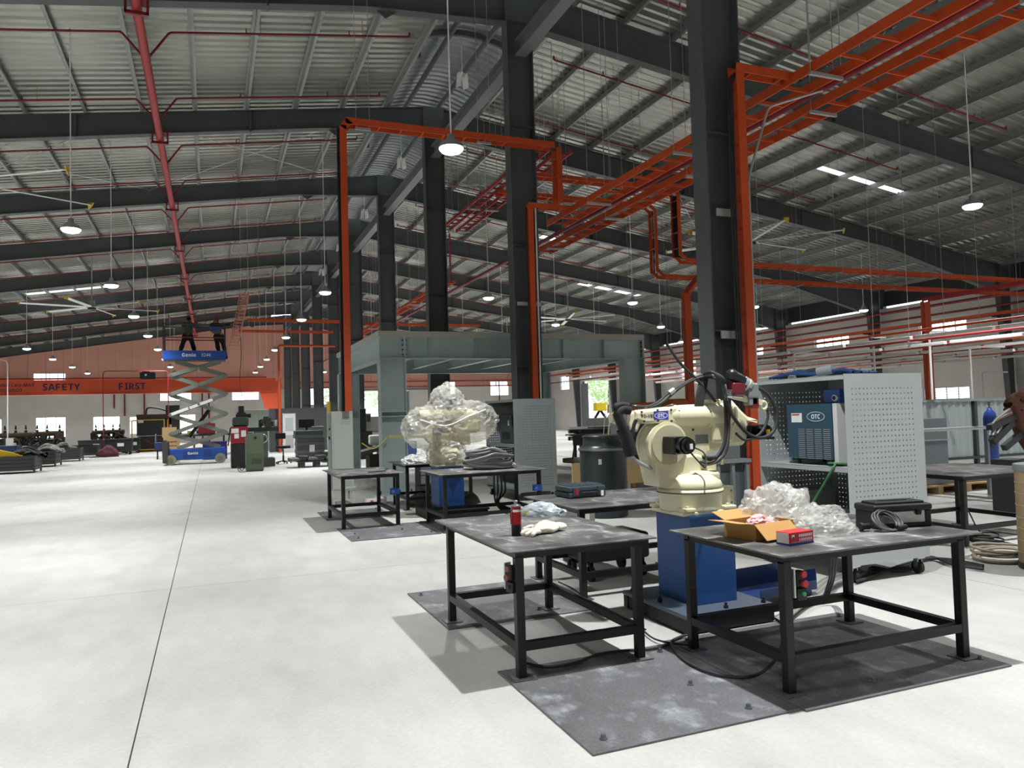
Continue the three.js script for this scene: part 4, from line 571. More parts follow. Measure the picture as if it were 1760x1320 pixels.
// ---------- perforated trolleys ----------
function pegPanel(w, h, m, name, parent, mx = 0.09, my = 0.12, pitch = 0.046) {        // real punched holes, in the xy plane, thickness along z
  const s = new THREE.Shape([new THREE.Vector2(0, 0), new THREE.Vector2(w, 0), new THREE.Vector2(w, h), new THREE.Vector2(0, h)]), r = 0.0075;
  for (let x = mx; x < w - mx + 1e-6; x += pitch) for (let y = my; y < h - my + 1e-6; y += pitch * 1.06) { const p = new THREE.Path(); for (let k = 0; k < 5; k++) { const a = -k / 5 * 2 * Math.PI; k ? p.lineTo(x + Math.cos(a) * r, y + Math.sin(a) * r) : p.moveTo(x + r, y); } p.closePath(); s.holes.push(p); }
  return part(name, new THREE.ExtrudeGeometry(s, { depth: 0.004, bevelEnabled: false }), m, parent);
}
function pegTrolley(x0, x1, z0, z1, label, m) {
  const o = thing('perforated_trolley', label, 'trolley', [x0, 0, z0]), W = x1 - x0, D = z0 - z1, y0 = 0.16, y1 = 1.88, H = y1 - y0;
  pegPanel(W, H, m, 'end_panel', o).position.set(0, y0, 0); pegPanel(W, H, m, 'end_panel', o).position.set(0, y0, -D); const b = pegPanel(D, H, m, 'back_panel', o); b.rotation.y = Math.PI / 2; b.position.set(W - 0.006, y0, 0);
  for (const y of [y1 - 0.04, 1.0, 0.22]) part('shelf', [bx(W, 0.006, D - 0.006, W / 2, y + 0.03, -D / 2), bx(0.006, 0.04, D - 0.006, 0.003, y + 0.01, -D / 2)], m, o);
  for (const [x, z] of [[0.07, -0.06], [W - 0.09, -0.06], [0.07, -D + 0.06], [W - 0.09, -D + 0.06]]) { const c = part('caster', [cylX(0.06, 0.035, x, 0.06, z, 20)], M.rubber, o); part('caster_fork', [bx(0.006, 0.09, 0.05, x - 0.026, 0.1, z), bx(0.006, 0.09, 0.05, x + 0.026, 0.1, z), bx(0.09, 0.012, 0.09, x, 0.15, z), cylX(0.015, 0.06, x, 0.06, z, 10)], M.chrome, c); }
  return o;
}
pegTrolley(5.28, 6.24, -5.15, -6.3, 'grey perforated steel trolley shelving the blue-green welding power source', M.peg);
pegTrolley(5.15, 6.0, -12.8, -14.3, 'grey perforated steel trolley standing before the second row column', M.pegDark);
{
  const x0 = 5.36, z0 = -5.36, o = thing('welding_power_source', 'blue-green welding power source with louvred side on trolley shelf', 'power source', [x0, 1.036, z0]), teal = std(0x23475a, 0.45), D = 0.6, H = 0.58;
  part('casing', [bx(0.42, H - 0.06, D - 0.04, 0.21, H / 2 + 0.03, -D / 2 - 0.02)], teal, o); part('side_panel', [bx(0.008, H - 0.06, D - 0.02, -0.004, H / 2 + 0.03, -D / 2 - 0.01)], teal, o);
  part('front_panel', [prism([[-0.01, 0.03], [0.42, 0.03], [0.42, H], [-0.01, H]], 0.05).translate(0, 0, 0.02), bx(0.2, 0.12, 0.02, 0.2, 0.44, 0.05)], std(0xc9cac8, 0.5), o); part('control_face', bx(0.24, 0.34, 0.012, 0.21, 0.3, 0.05), M.dark, o);
  for (let i = 0; i < 11; i++) part('front_louvre', bx(0.2, 0.008, 0.012, 0.2, 0.07 + i * 0.02, 0.06), M.dark, o);
  const slat = new THREE.BoxGeometry(0.004, 0.005, 0.085); for (let c = 0; c < 4; c++) for (let r = 0; r < 16; r++) mesh('louvre', slat, M.galv, o).position.set(-0.009, 0.06 + r * 0.0185, -0.09 - c * 0.108);
  const og = canvasTex(512, 220, (c, W, H2) => { c.fillStyle = '#23475a'; c.fillRect(0, 0, W, H2); c.strokeStyle = '#e8eef0'; c.lineWidth = 9; c.beginPath(); c.ellipse(W / 2, H2 / 2, W * 0.46, H2 * 0.44, 0, 0, 7); c.stroke(); c.fillStyle = '#e8eef0'; c.font = 'bold 130px sans-serif'; c.textAlign = 'center'; c.fillText('OTC', W / 2, H2 / 2 + 46, 330); });
  const lg = mesh('maker_label', new THREE.PlaneGeometry(0.24, 0.1), new THREE.MeshStandardMaterial({ map: og, roughness: 0.45 }), o); lg.rotation.y = -Math.PI / 2; lg.position.set(-0.0095, 0.46, -0.22);
  part('notice_label', [bx(0.003, 0.09, 0.14, -0.0095, 0.45, -0.47)], M.white, o); part('notice_stripe', bx(0.002, 0.012, 0.1, -0.0118, 0.48, -0.48), btnRed, o);
  for (const [x, z] of [[0.05, -0.08], [0.05, -0.52], [0.37, -0.08], [0.37, -0.52]]) part('foot', cyl(0.018, 0.04, x, 0.02, z, 10), M.black, o);
}
{ const o = thing('blue_feeder_unit', 'blue boxed unit standing on top of the welding power source', 'unit', [5.4, 1.617, -5.42]); part('casing', rb(0.3, 0.13, 0.2, 0.17, 0.067, -0.02, 0.01), std(0x2356a8, 0.4), o); part('gauge', [cylX(0.03, 0.02, 0.01, 0.05, 0.03, 16)], M.white, o); part('dial', cylX(0.02, 0.006, -0.002, 0.05, 0.03, 16), M.dark, o); }
{ const o = thing('inverter_unit', 'pale grey inverter unit with black vents on the lowest trolley shelf', 'unit', [5.4, 0.256, -5.5]); part('casing', rb(0.5, 0.3, 0.5, 0.27, 0.15, -0.1, 0.01), std(0xbdbbb0, 0.5), o); part('vent', bx(0.01, 0.08, 0.3, 0.016, 0.2, -0.1), M.black, o); part('label', bx(0.01, 0.05, 0.06, 0.017, 0.24, 0.1), blueBox, o); }
{ const o = thing('grey_equipment_box', 'flat dark grey equipment case on the low trolley shelf at the back', 'box', [5.4, 0.256, -6.02]); part('casing', rb(0.45, 0.5, 0.3, 0.25, 0.25, -0.03, 0.01), std(0x8f918c, 0.5), o); part('slot', [bx(0.01, 0.05, 0.22, 0.02, 0.42, -0.03)], M.black, o); }
{ const o = thing('green_hose', 'green gas hose hanging over the trolley shelf edge', 'hose', [5.3, 1.036, -5.4]); part('hose', tube([[0.1, 0.02, -0.1], [0.0, 0.03, 0.06], [0.15, 0.02, 0.14], [0.1, 0.03, 0.0], [-0.02, 0.012, 0.1], [-0.04, -0.06, 0.06], [-0.05, -0.2, -0.04], [-0.06, -0.36, -0.16]], 0.011, 70, 8), std(0x3f7a4c, 0.5), o); }
{ const o = thing('blue_hose_bundle', 'bundle of blue welding cables lying on top of the near trolley', 'hose', [5.5, 1.877, -5.7]); for (let k = 0; k < 4; k++) part('cable', tube([[-0.1 + 0.05 * k, 0.02, -0.55], [-0.06 + k * 0.04, 0.05 + 0.01 * k, -0.3], [0.03 * k, 0.03, 0], [0.05 * k + 0.04, 0.06 - 0.01 * k, 0.3], [0.1 * k, 0.02, 0.45]], 0.014, 30, 8), k % 2 ? std(0x14304f, 0.5) : std(0x1b3f72, 0.5), o); part('connector', [rod([0, 0.05, 0.02], [0.05, 0.07, 0.16], 0.045, 14)], std(0x7f8587, 0.6), o); part('coupling', rod([0.05, 0.04, -0.3], [0.08, 0.06, -0.1], 0.04, 12), M.dark, o); }
{ const o = thing('control_unit', 'dark control unit standing on the shelf of the second trolley', 'unit', [5.3, 1.036, -13.6]); part('casing', rb(0.4, 0.55, 0.6, 0.25, 0.28, -0.1, 0.01), std(0x39424a, 0.5), o); part('label', bx(0.004, 0.1, 0.08, 0.048, 0.4, 0.05), M.white, o); part('vent', bx(0.006, 0.14, 0.4, 0.048, 0.15, -0.1), M.black, o); }
// things behind the robot: control cabinet stand and drum
{
  const o = thing('transformer_stand', 'grey steel frame stand with pale boxes behind the welding robot', 'stand', [5.05, 0, -7.0]);
  for (const [x, z] of [[0, 0], [0.62, 0], [0, -0.6], [0.62, -0.6], [0.22, 0], [0.42, 0]]) part('post', bx(0.04, 0.98, 0.04, x, 0.49, z), M.grey, o); part('panel', bx(0.6, 0.86, 0.01, 0.31, 0.46, -0.04), std(0x565c60, 0.6), o); part('panel', bx(0.01, 0.86, 0.58, -0.02, 0.46, -0.3), std(0x565c60, 0.6), o); part('frame_top', bx(0.7, 0.04, 0.68, 0.31, 1.0, -0.3), M.grey, o);
  part('pale_box', rb(0.3, 0.2, 0.3, 0.16, 1.12, -0.2, 0.005, 1), std(0xb4b6b4, 0.5), o); part('dark_box', rb(0.3, 0.46, 0.3, 0.46, 1.25, -0.24, 0.005, 1), std(0x6a6d6e, 0.5), o);
}
{
  const o = thing('steel_drum', 'dark grey welding wire drum with ribbed rim behind the tool case', 'drum', [5.62, 0, -10.3]);
  part('body', lathe([[0.001, 0], [0.35, 0], [0.36, 0.02], [0.36, 0.5], [0.367, 0.515], [0.36, 0.53], [0.36, 1.0], [0.375, 1.01], [0.375, 1.045], [0.36, 1.05], [0.31, 1.09], [0.3, 1.2], [0.315, 1.21], [0.315, 1.235], [0.28, 1.245], [0.001, 1.245]], 40), std(0x32383a, 0.32, 0.25), o);
  part('clamp_ring', lathe([[0.376, 1.012], [0.382, 1.028], [0.376, 1.044]], 40), M.steel, o); part('label', bx(0.09, 0.08, 0.003, -0.2, 0.85, 0.302).rotateY(0), M.white, o); for (const [x, z] of [[0.0, 0.04], [0.1, 0], [0.06, 0.1]]) part('wire_guide', rod([x, 1.24, z], [x + 0.05, 1.62, z], 0.006, 5), M.creamDark, o);
}
{ const o = thing('pallet_box', 'plywood box board leaning low behind the wire drum', 'crate', [6.6, 0, -11.9], 0.05); part('board', bx(1.5, 0.42, 0.03, 0, 0.5, 0), std(0xb59a70, 0.8), o); part('batten', [bx(0.08, 0.7, 0.06, -0.5, 0.35, -0.05), bx(0.08, 0.7, 0.06, 0.55, 0.35, -0.05)], std(0x8c6f48, 0.85), o); }
function officeStool(x, z, turn, label, seatY, seatC) {
  const o = thing('work_stool', label, 'stool', [x, 0, z], turn); part('backrest', rb(0.4, 0.22, 0.05, 0, seatY + 0.42, -0.2, 0.03, 2), M.black, o); part('back_bar', [bar([0.16, seatY + 0.35, -0.2], [0.16, seatY, -0.1], 0.025, 0.015)], M.black, o); part('seat', rb(0.42, 0.1, 0.4, 0, seatY, 0, 0.03, 2), seatC, o); part('stem', [cyl(0.022, seatY - 0.1, 0, seatY / 2 + 0.05, 0, 10), cyl(0.035, seatY * 0.4, 0, seatY * 0.3, 0, 10)], M.black, o);
  for (let k = 0; k < 5; k++) { const a = k * 1.2566; part('foot', bar([0, 0.12, 0], [Math.cos(a) * 0.28, 0.06, Math.sin(a) * 0.28], 0.03, 0.03), M.black, o); part('caster', sph(0.032, Math.cos(a) * 0.28, 0.032, Math.sin(a) * 0.28, 8), M.black, o); }
}
officeStool(6.95, -13.9, 3.3, 'work stool with black backrest and tan seat beside the second trolley', 0.62, std(0x8a8474, 0.7));
officeStool(2.5, -29.4, 2.6, 'black work stool standing before the white door far back', 0.62, M.black);
// control cabinet with orange riser
{
  const o = thing('control_cabinet', 'pale grey control cabinet on legs under the orange portal ladder', 'cabinet', [2.1, 0, -14.5]), c = std(0xb4bab2, 0.45), s = std(0x7f8987, 0.45);
  part('casing', rb(0.4, 1.5, 0.5, 0.2, 0.98 + 0.02, -0.12, 0.006, 1), c, o); part('door', rb(0.36, 1.44, 0.014, 0.21, 1.0, 0.135, 0.004, 1), c, o); part('side_door', rb(0.014, 1.44, 0.44, -0.003, 1.0, -0.12, 0.004, 1), s, o); for (let i = 0; i < 4; i++) part('vent_slot', [bx(0.18, 0.006, 0.004, 0.26, 1.62 - i * 0.035, 0.144)], s, o); for (let i = 0; i < 3; i++) part('vent_slot', [bx(0.18, 0.006, 0.004, 0.26, 0.42 - i * 0.035, 0.144)], s, o);
  for (const [x, z] of [[0.02, 0.1], [0.38, 0.1], [0.02, -0.34], [0.38, -0.34]]) part('leg', bx(0.035, 0.26, 0.035, x, 0.13, z), c, o); part('leg_rail', [bx(0.4, 0.03, 0.03, 0.2, 0.08, 0.1), bx(0.03, 0.03, 0.45, 0.02, 0.08, -0.12)], c, o);
  part('switch', [cylX(0.02, 0.03, -0.02, 1.42, 0.02, 10), cylX(0.03, 0.03, -0.02, 1.25, -0.05, 10)], M.black, o); part('signal_lamp', [cyl(0.035, 0.2, 0.02, 1.85, -0.3, 12)], M.yellow, o);
}
// right hand side: further station
{
  const o = thing('covered_robot', 'robot arm under a brown cover at the right edge behind the table', 'robot', [9.75, 0, -7.4]), br = std(0x5a3527, 0.75), P = onPlane(o, -7.4);
  part('pedestal', rb(0.4, 0.75, 0.45, 1.0, 0.375, 0, 0.005, 1), M.dark, o); part('arm_cover', [tube([P(1745, 690), P(1752, 705), P(1760, 730), P(1775, 760), P(1800, 790)], 0.16, 24, 12)], br, o); part('cloth', [toCreasedNormals(crumple(0.3, 0.22, 0.25, 8, 0.35, 2.2, 91, -1).translate(...P(1766, 697).toArray()), 0.6)], br, o);
  part('gripper', [bar(P(1700, 735), P(1745, 715), 0.09, 0.08), bar(P(1705, 760), P(1740, 725), 0.08, 0.09), bar(P(1725, 770), P(1755, 745), 0.07, 0.09), rod(P(1712, 745), P(1706, 768), 0.03, 10)], M.dark, o); for (let k = 0; k < 5; k++) part('cable', tube([P(1740, 700 + k * 4), P(1722 - k * 3, 712 + k * 4), P(1706 + k * 4, 728), P(1700 + k * 3, 748)], 0.016, 20, 6), k % 2 ? std(0x7c5a48, 0.6) : M.galv, o);
}
{ const o = thing('wire_barrel', 'tan fibre wire barrel with dark lid rim at the right edge', 'barrel', [7.35, 0, -4.75]); part('body', lathe([[0.001, 0.02], [0.27, 0.02], [0.27, 0.94]], 36), std(0x9b8566, 0.8), o); part('rim', lathe([[0.275, 0.92], [0.285, 0.94], [0.28, 0.985], [0.26, 0.99], [0.001, 0.985]], 36), M.grey, o); part('base_ring', lathe([[0.001, 0], [0.275, 0], [0.28, 0.05], [0.272, 0.06]], 36), M.dark, o); for (let i = 0; i < 7; i++) part('strap', new THREE.TorusGeometry(0.2715, 0.004, 5, 40).rotateX(Math.PI / 2 + 0.03 * (i % 3 - 1)).translate(0, 0.16 + i * 0.11, 0), std(0xb5a184, 0.7), o); }
{ const o = thing('gas_cylinder', 'tall blue gas cylinder standing by the corrugated partition', 'gas cylinder', [14.45, 0, -10.4]); part('body', lathe([[0.001, 0], [0.12, 0], [0.125, 0.03], [0.125, 1.25], [0.1, 1.36], [0.045, 1.42], [0.04, 1.46], [0.001, 1.46]], 28), std(0x22408c, 0.4), o); part('valve', [cyl(0.02, 0.12, 0, 1.5, 0, 10), cylX(0.025, 0.1, 0.03, 1.52, 0, 10), cyl(0.035, 0.02, 0, 1.57, 0, 12)], M.steel, o); }
{
  const x0 = 15.6, z0 = -12.7, o = thing('corrugated_partition', 'grey corrugated sheet partition on a dark frame at the right', 'partition', [0, 0, 0]);
  const prof = (xa, xb, z, y0, y1) => { const p = []; let k = 0; for (let x = xa; x <= xb + 1e-6; x += 0.06, k++) p.push([x, z + (k % 4 < 2 ? 0 : 0.035)]); const pos = []; for (let i = 0; i < p.length - 1; i++) { const [a, za] = p[i], [b, zb] = p[i + 1]; pos.push(a, y0, za, b, y0, zb, b, y1, zb, a, y0, za, b, y1, zb, a, y1, za); } const g = new THREE.BufferGeometry(); g.setAttribute('position', new THREE.BufferAttribute(new Float32Array(pos), 3)); g.computeVertexNormals(); return uvMetres(g); };
  const sheetM = std(0x99a1a3, 0.5, 0.3, { side: THREE.DoubleSide }); mesh('corrugated_sheet', prof(15.1, 17.1, -12.75, 0.28, 1.6), sheetM, o); mesh('corrugated_sheet', prof(17.25, 21.2, -12.75, 0.28, 1.6), sheetM, o); mesh('corrugated_sheet', prof(21.35, 25, -12.75, 0.28, 1.6), sheetM, o);
  for (const x of [15.05, 17.17, 21.28, 25.05]) part('post', bx(0.09, 1.66, 0.09, x, 0.83, -12.74), M.dark, o); part('top_rail', bb(15, 25.1, 1.6, 1.66, -12.78, -12.68), M.grey, o); part('bottom_rail', bb(15, 25.1, 0.22, 0.28, -12.78, -12.68), M.dark, o);
}
{ const o = thing('grey_steel_cabinet', 'dark grey steel cabinet before the corrugated partition', 'cabinet', [14.4, 0, -12.0]); part('casing', rb(1.1, 1.0, 0.5, 0, 0.75, 0, 0.008, 1), std(0x5d6468, 0.5, 0.2), o); part('shelf_lip', bx(1.14, 0.03, 0.54, 0, 0.78, 0), M.grey, o); part('frame', [bx(1.1, 0.05, 0.5, 0, 0.22, 0)], M.dark, o); for (const x of [-0.48, 0.48]) part('caster', [cylX(0.06, 0.04, x, 0.06, 0.18, 14), cylX(0.06, 0.04, x, 0.06, -0.18, 14), bx(0.06, 0.1, 0.06, x, 0.15, 0.18), bx(0.06, 0.1, 0.06, x, 0.15, -0.18)], M.rubber, o); }
{ const o = thing('guard_rail', 'long horizontal grey guard rail before the corrugated partition', 'rail', [0, 0, 0]); part('rail', rod([9.0, 1.14, -9.0], [16, 1.14, -9.0], 0.03, 10), M.galv, o); for (const x of [9.2, 12.4, 15.8]) part('post', bx(0.05, 1.14, 0.05, x, 0.57, -9.0), M.grey, o); }
{ const wood = std(0xa98c62, 0.85), o = thing('profile_pallet', 'wooden pallet loaded with aluminium profiles beyond the right table', 'pallet', [12.2, 0, -9.9], 0); for (const x of [-1.1, -0.4, 0.3, 1.0]) part('block', bx(0.12, 0.12, 0.9, x, 0.06, 0), wood, o); part('deck_board', [bx(2.5, 0.025, 0.9, 0, 0.133, 0)], wood, o); for (let i = 0; i < 6; i++) part('profile', bx(2.7, 0.1, 0.1, -0.1 + (i % 2) * 0.1, 0.2 + Math.floor(i / 3) * 0.11, -0.35 + (i % 3) * 0.3), i % 2 ? M.galv : M.grey, o); }
{ const o = thing('yellow_hose_tray', 'yellow and black machine base on the floor by the partition', 'machine', [13.3, 0, -10.9]); part('base', rb(0.9, 0.18, 0.4, 0, 0.12, 0, 0.03), M.yellow, o); part('roller', [cylX(0.06, 0.8, 0, 0.2, 0.15, 14), cylX(0.05, 0.9, 0, 0.06, 0.2, 14)], M.black, o); }
// blue cable trough and floor cables
{ const navy = std(0x17305c, 0.45); const o = thing('cable_trough', 'open blue steel cable trough on the floor beside the robot pedestal', 'cable trough', [4.22, 0, -4.95], 0.1); part('base', bx(0.62, 0.01, 0.34, 0, 0.12, 0), navy, o); part('side', bx(0.62, 0.16, 0.008, 0, 0.2, -0.17), navy, o); part('side', bx(0.62, 0.07, 0.008, 0, 0.15, 0.17), navy, o); part('end', [prism([[-0.17, 0.12], [0.17, 0.12], [0.17, 0.18], [-0.17, 0.28]], 0.008).rotateY(Math.PI / 2).translate(0.31, 0, 0)], navy, o); for (const k of [-0.25, 0.25]) part('foot', bx(0.05, 0.115, 0.3, k, 0.0585, 0), navy, o); }
function floorCable(label, pts, r, m = M.cable, o) { o = o || thing('floor_cable', label, 'cable', [0, 0, 0]); part('cable', tube(pts.map(([u, v, h = 0.016 + r]) => onY(u, v, h)), r, pts.length * 10, 6), m, o); return o; }
floorCable('black cable trailing from the thermos table leg across the floor plates', [[905, 1140], [940, 1146], [985, 1140], [1030, 1124], [1075, 1118], [1120, 1115], [1155, 1105], [1160, 1098], [1185, 1090]], 0.009);
floorCable('black cable looping out from under the cardboard box table', [[1175, 1092], [1155, 1102], [1158, 1115], [1185, 1140], [1225, 1157], [1270, 1164], [1310, 1155], [1338, 1125, 0.1], [1350, 1080, 0.25]], 0.01);
floorCable('thin black cable along the floor before the robot base plate', [[960, 1000], [985, 1012], [1020, 1040], [1060, 1058], [1095, 1075], [1130, 1100], [1190, 1110]], 0.007);
floorCable('dark cable running below the tool case table', [[1000, 1032], [1040, 1055], [1075, 1072], [1110, 1082]], 0.007);
{ const o = thing('cable_bundle', 'bundle of grey braided cables on the floor beneath the cardboard box table', 'cables', [0, 0, 0]); for (let k = 0; k < 6; k++) floorCable('', [[1330 + k * 3, 1062 + k * 2, 0.03], [1365 + k * 4, 1042 - k, 0.05], [1390 + k * 4, 1018 + k, 0.06], [1412 + k * 3, 998 + k * 2, 0.08], [1440, 985 + k * 3, 0.06], [1470 + k * 4, 975 + k * 2, 0.03]], 0.012, k % 2 ? M.greyCable : std(0x77776f, 0.6), o); }
{ const o = thing('cable_bundle', 'bundle of black cables snaking out beneath the near trolley', 'cables', [0, 0, 0]); for (let k = 0; k < 4; k++) floorCable('', [[1470 + k * 8, 1000 - k * 4], [1500, 990 - k * 5], [1530 + k * 3, 978 + k], [1560, 968 + k * 4], [1600, 960 - k], [1640, 962 + k * 3], [1690, 972 + k * 2]], 0.013, M.cable, o); }
{ const o = thing('cable_bundle', 'black cables hanging behind the cardboard box table leg', 'cables', [0, 0, 0]); for (let k = 0; k < 3; k++) floorCable('', [[1420 + k * 10, 930, 0.7 - k * 0.02], [1428 + k * 5, 960, 0.45], [1424 + k * 4, 1000, 0.2], [1412 + k * 4, 1035, 0.03]], 0.008, M.cable, o); }
for (const [u, v, R, r, n, lab] of [[1690, 935, 0.2, 0.01, 6, 'coil of black cable on the floor at the right'], [1725, 962, 0.28, 0.014, 5, 'coil of tan hose on the floor at the right']]) { const p = onY(u, v), o = thing('cable_coil', lab, 'cable', [p.x, 0.002, p.z]); coil(o, 'loop', 0, 0, 0, R, r, n, r * 1.6, 0.05, n === 6 ? M.cable : std(0x8d8270, 0.6), 0.8); }
{ const o = thing('table_lead', 'black lead hanging from the right table to the floor', 'cable', [0, 0, 0]); part('cable', tube([onZ(1655, 860, -5.9), onZ(1668, 885, -5.9), onZ(1678, 905, -5.9), onY(1700, 925, 0.01), onY(1740, 935, 0.01)], 0.008, 40, 6), M.cable, o); }
{ const o = thing('cable_bundle', 'black cables hanging from the hose table to the robot base', 'cables', [0, 0, 0]); for (let k = 0; k < 4; k++) part('cable', tube([[3.95 + k * 0.05, 0.76, -10.65], [3.98 + k * 0.06, 0.45, -10.75], [4.08 + k * 0.05, 0.2, -10.9 - 0.1 * k], [4.3 + 0.1 * k, 0.03, -10.8], [4.9, 0.02, -10.6 + 0.1 * k], [5.1, 0.02, -11.2]], 0.014, 50, 6), M.cable, o); }

// ---------- people ----------
function person(name, label, at, turn, bones, hands) {               // bones: [a, b, ra, rb, colour]; one continuous skin by smooth-joined capsules
  const N = 72, R = 1.05, h = 2 * R / N, cy = 0.9, F = new Float32Array(N * N * N), A = V(), B = V(), P = V(), bs = bones.map(([a, b, ra, rb, c]) => ({ a: vv(a), b: vv(b), ra, rb, c: new THREE.Color(c) }));
  const dist = (p, q) => { const ab = B.copy(q.b).sub(q.a), t = Math.max(0, Math.min(1, A.copy(p).sub(q.a).dot(ab) / ab.lengthSq())); return P.copy(q.a).addScaledVector(ab, t).distanceTo(p) - (q.ra + (q.rb - q.ra) * t); };
  const field = (p) => { let s = 0; for (const q of bs) { const d = dist(p, q); if (d < 0.4) s += Math.exp(-d * 38); } return s > 0 ? -Math.log(s) / 38 : 1; };
  // surface nets on the grid
  const at3 = (i, j, k) => V(-R + i * h, cy - R + j * h, -R + k * h), id = (i, j, k) => i + N * (j + N * k), p0 = V();
  for (let k = 0; k < N; k++) for (let j = 0; j < N; j++) for (let i = 0; i < N; i++) F[id(i, j, k)] = field(p0.set(-R + i * h, cy - R + j * h, -R + k * h));
  const vid = new Int32Array(N * N * N).fill(-1), pos = [], idx = [], col = [];
  for (let k = 0; k < N - 1; k++) for (let j = 0; j < N - 1; j++) for (let i = 0; i < N - 1; i++) {
    let n = 0, sx = 0, sy = 0, sz = 0; const E = [[0, 0, 0, 1, 0, 0], [0, 1, 0, 1, 1, 0], [0, 0, 1, 1, 0, 1], [0, 1, 1, 1, 1, 1], [0, 0, 0, 0, 1, 0], [1, 0, 0, 1, 1, 0], [0, 0, 1, 0, 1, 1], [1, 0, 1, 1, 1, 1], [0, 0, 0, 0, 0, 1], [1, 0, 0, 1, 0, 1], [0, 1, 0, 0, 1, 1], [1, 1, 0, 1, 1, 1]];
    let any = 0; for (let q = 0; q < 8; q++) if (F[id(i + (q & 1), j + (q >> 1 & 1), k + (q >> 2))] < 0) any++;
    if (!any || any === 8) continue;
    for (const [a, b, c, d, e, f] of E) { const f0 = F[id(i + a, j + b, k + c)], f1 = F[id(i + d, j + e, k + f)]; if ((f0 < 0) !== (f1 < 0)) { const t = f0 / (f0 - f1); sx += i + a + (d - a) * t; sy += j + b + (e - b) * t; sz += k + c + (f - c) * t; n++; } }
    const v = at3(sx / n, sy / n, sz / n); vid[id(i, j, k)] = pos.length / 3; pos.push(v.x, v.y, v.z); let best = 9, cc = bs[0].c; for (const q of bs) { const d = dist(v, q); if (d < best) { best = d; cc = q.c; } } col.push(cc.r, cc.g, cc.b);
  }
  for (let k = 1; k < N - 1; k++) for (let j = 1; j < N - 1; j++) for (let i = 1; i < N - 1; i++) {
    const s0 = F[id(i, j, k)] < 0; const quad = (a, b, c, d, fl) => { if (a < 0 || b < 0 || c < 0 || d < 0) return; fl ? idx.push(a, b, c, a, c, d) : idx.push(a, c, b, a, d, c); };
    if (s0 !== F[id(i + 1, j, k)] < 0) quad(vid[id(i, j - 1, k - 1)], vid[id(i, j, k - 1)], vid[id(i, j, k)], vid[id(i, j - 1, k)], s0);
    if (s0 !== F[id(i, j + 1, k)] < 0) quad(vid[id(i - 1, j, k - 1)], vid[id(i - 1, j, k)], vid[id(i, j, k)], vid[id(i, j, k - 1)], s0);
    if (s0 !== F[id(i, j, k + 1)] < 0) quad(vid[id(i - 1, j - 1, k)], vid[id(i, j - 1, k)], vid[id(i, j, k)], vid[id(i - 1, j, k)], s0);
  }
  let g = new THREE.BufferGeometry(); g.setAttribute('position', new THREE.Float32BufferAttribute(pos, 3)); g.setAttribute('color', new THREE.Float32BufferAttribute(col, 3)); g.setIndex(idx); g.computeVertexNormals(); g = g.toNonIndexed();
  const skin = new THREE.Color(0xa8765a), extra = [];
  for (const [w, dir, side] of hands) {                                // wrist, finger direction, thumb side
    const W = vv(w), D = vv(dir).normalize(), S = vv(side).normalize(), U = D.clone().cross(S); extra.push(new THREE.SphereGeometry(0.04, 8, 6).translate(W.x + D.x * 0.05, W.y + D.y * 0.05, W.z + D.z * 0.05));
    for (let k = 0; k < 4; k++) { const a = W.clone().addScaledVector(D, 0.07).addScaledVector(S, (1.5 - k) * 0.021), m = a.clone().addScaledVector(D, 0.045 - Math.abs(k - 1.3) * 0.006), b = m.clone().addScaledVector(D, 0.022).addScaledVector(U, -0.022); extra.push(new THREE.TubeGeometry(new THREE.CatmullRomCurve3([a, m, b]), 5, 0.009, 5)); }
    const a = W.clone().addScaledVector(D, 0.03).addScaledVector(S, 0.03); extra.push(new THREE.TubeGeometry(new THREE.CatmullRomCurve3([a, a.clone().addScaledVector(S, 0.03).addScaledVector(D, 0.02), a.clone().addScaledVector(S, 0.035).addScaledVector(D, 0.05)]), 5, 0.01, 5));
  }
  const ex = extra.map((q) => { q = q.toNonIndexed(); q.deleteAttribute('uv'); const c = new Float32Array(q.attributes.position.count * 3); for (let i = 0; i < c.length; i += 3) { c[i] = skin.r; c[i + 1] = skin.g; c[i + 2] = skin.b; } q.setAttribute('color', new THREE.BufferAttribute(c, 3)); return q; });
  const o = thing(name, label, 'person', at, turn); mesh('body', mergeGeometries([g, ...ex]), std(0xffffff, 0.85, 0, { vertexColors: true }), o); return o;
}
const SK = 0x7c5442, HAIR = 0x17130f;
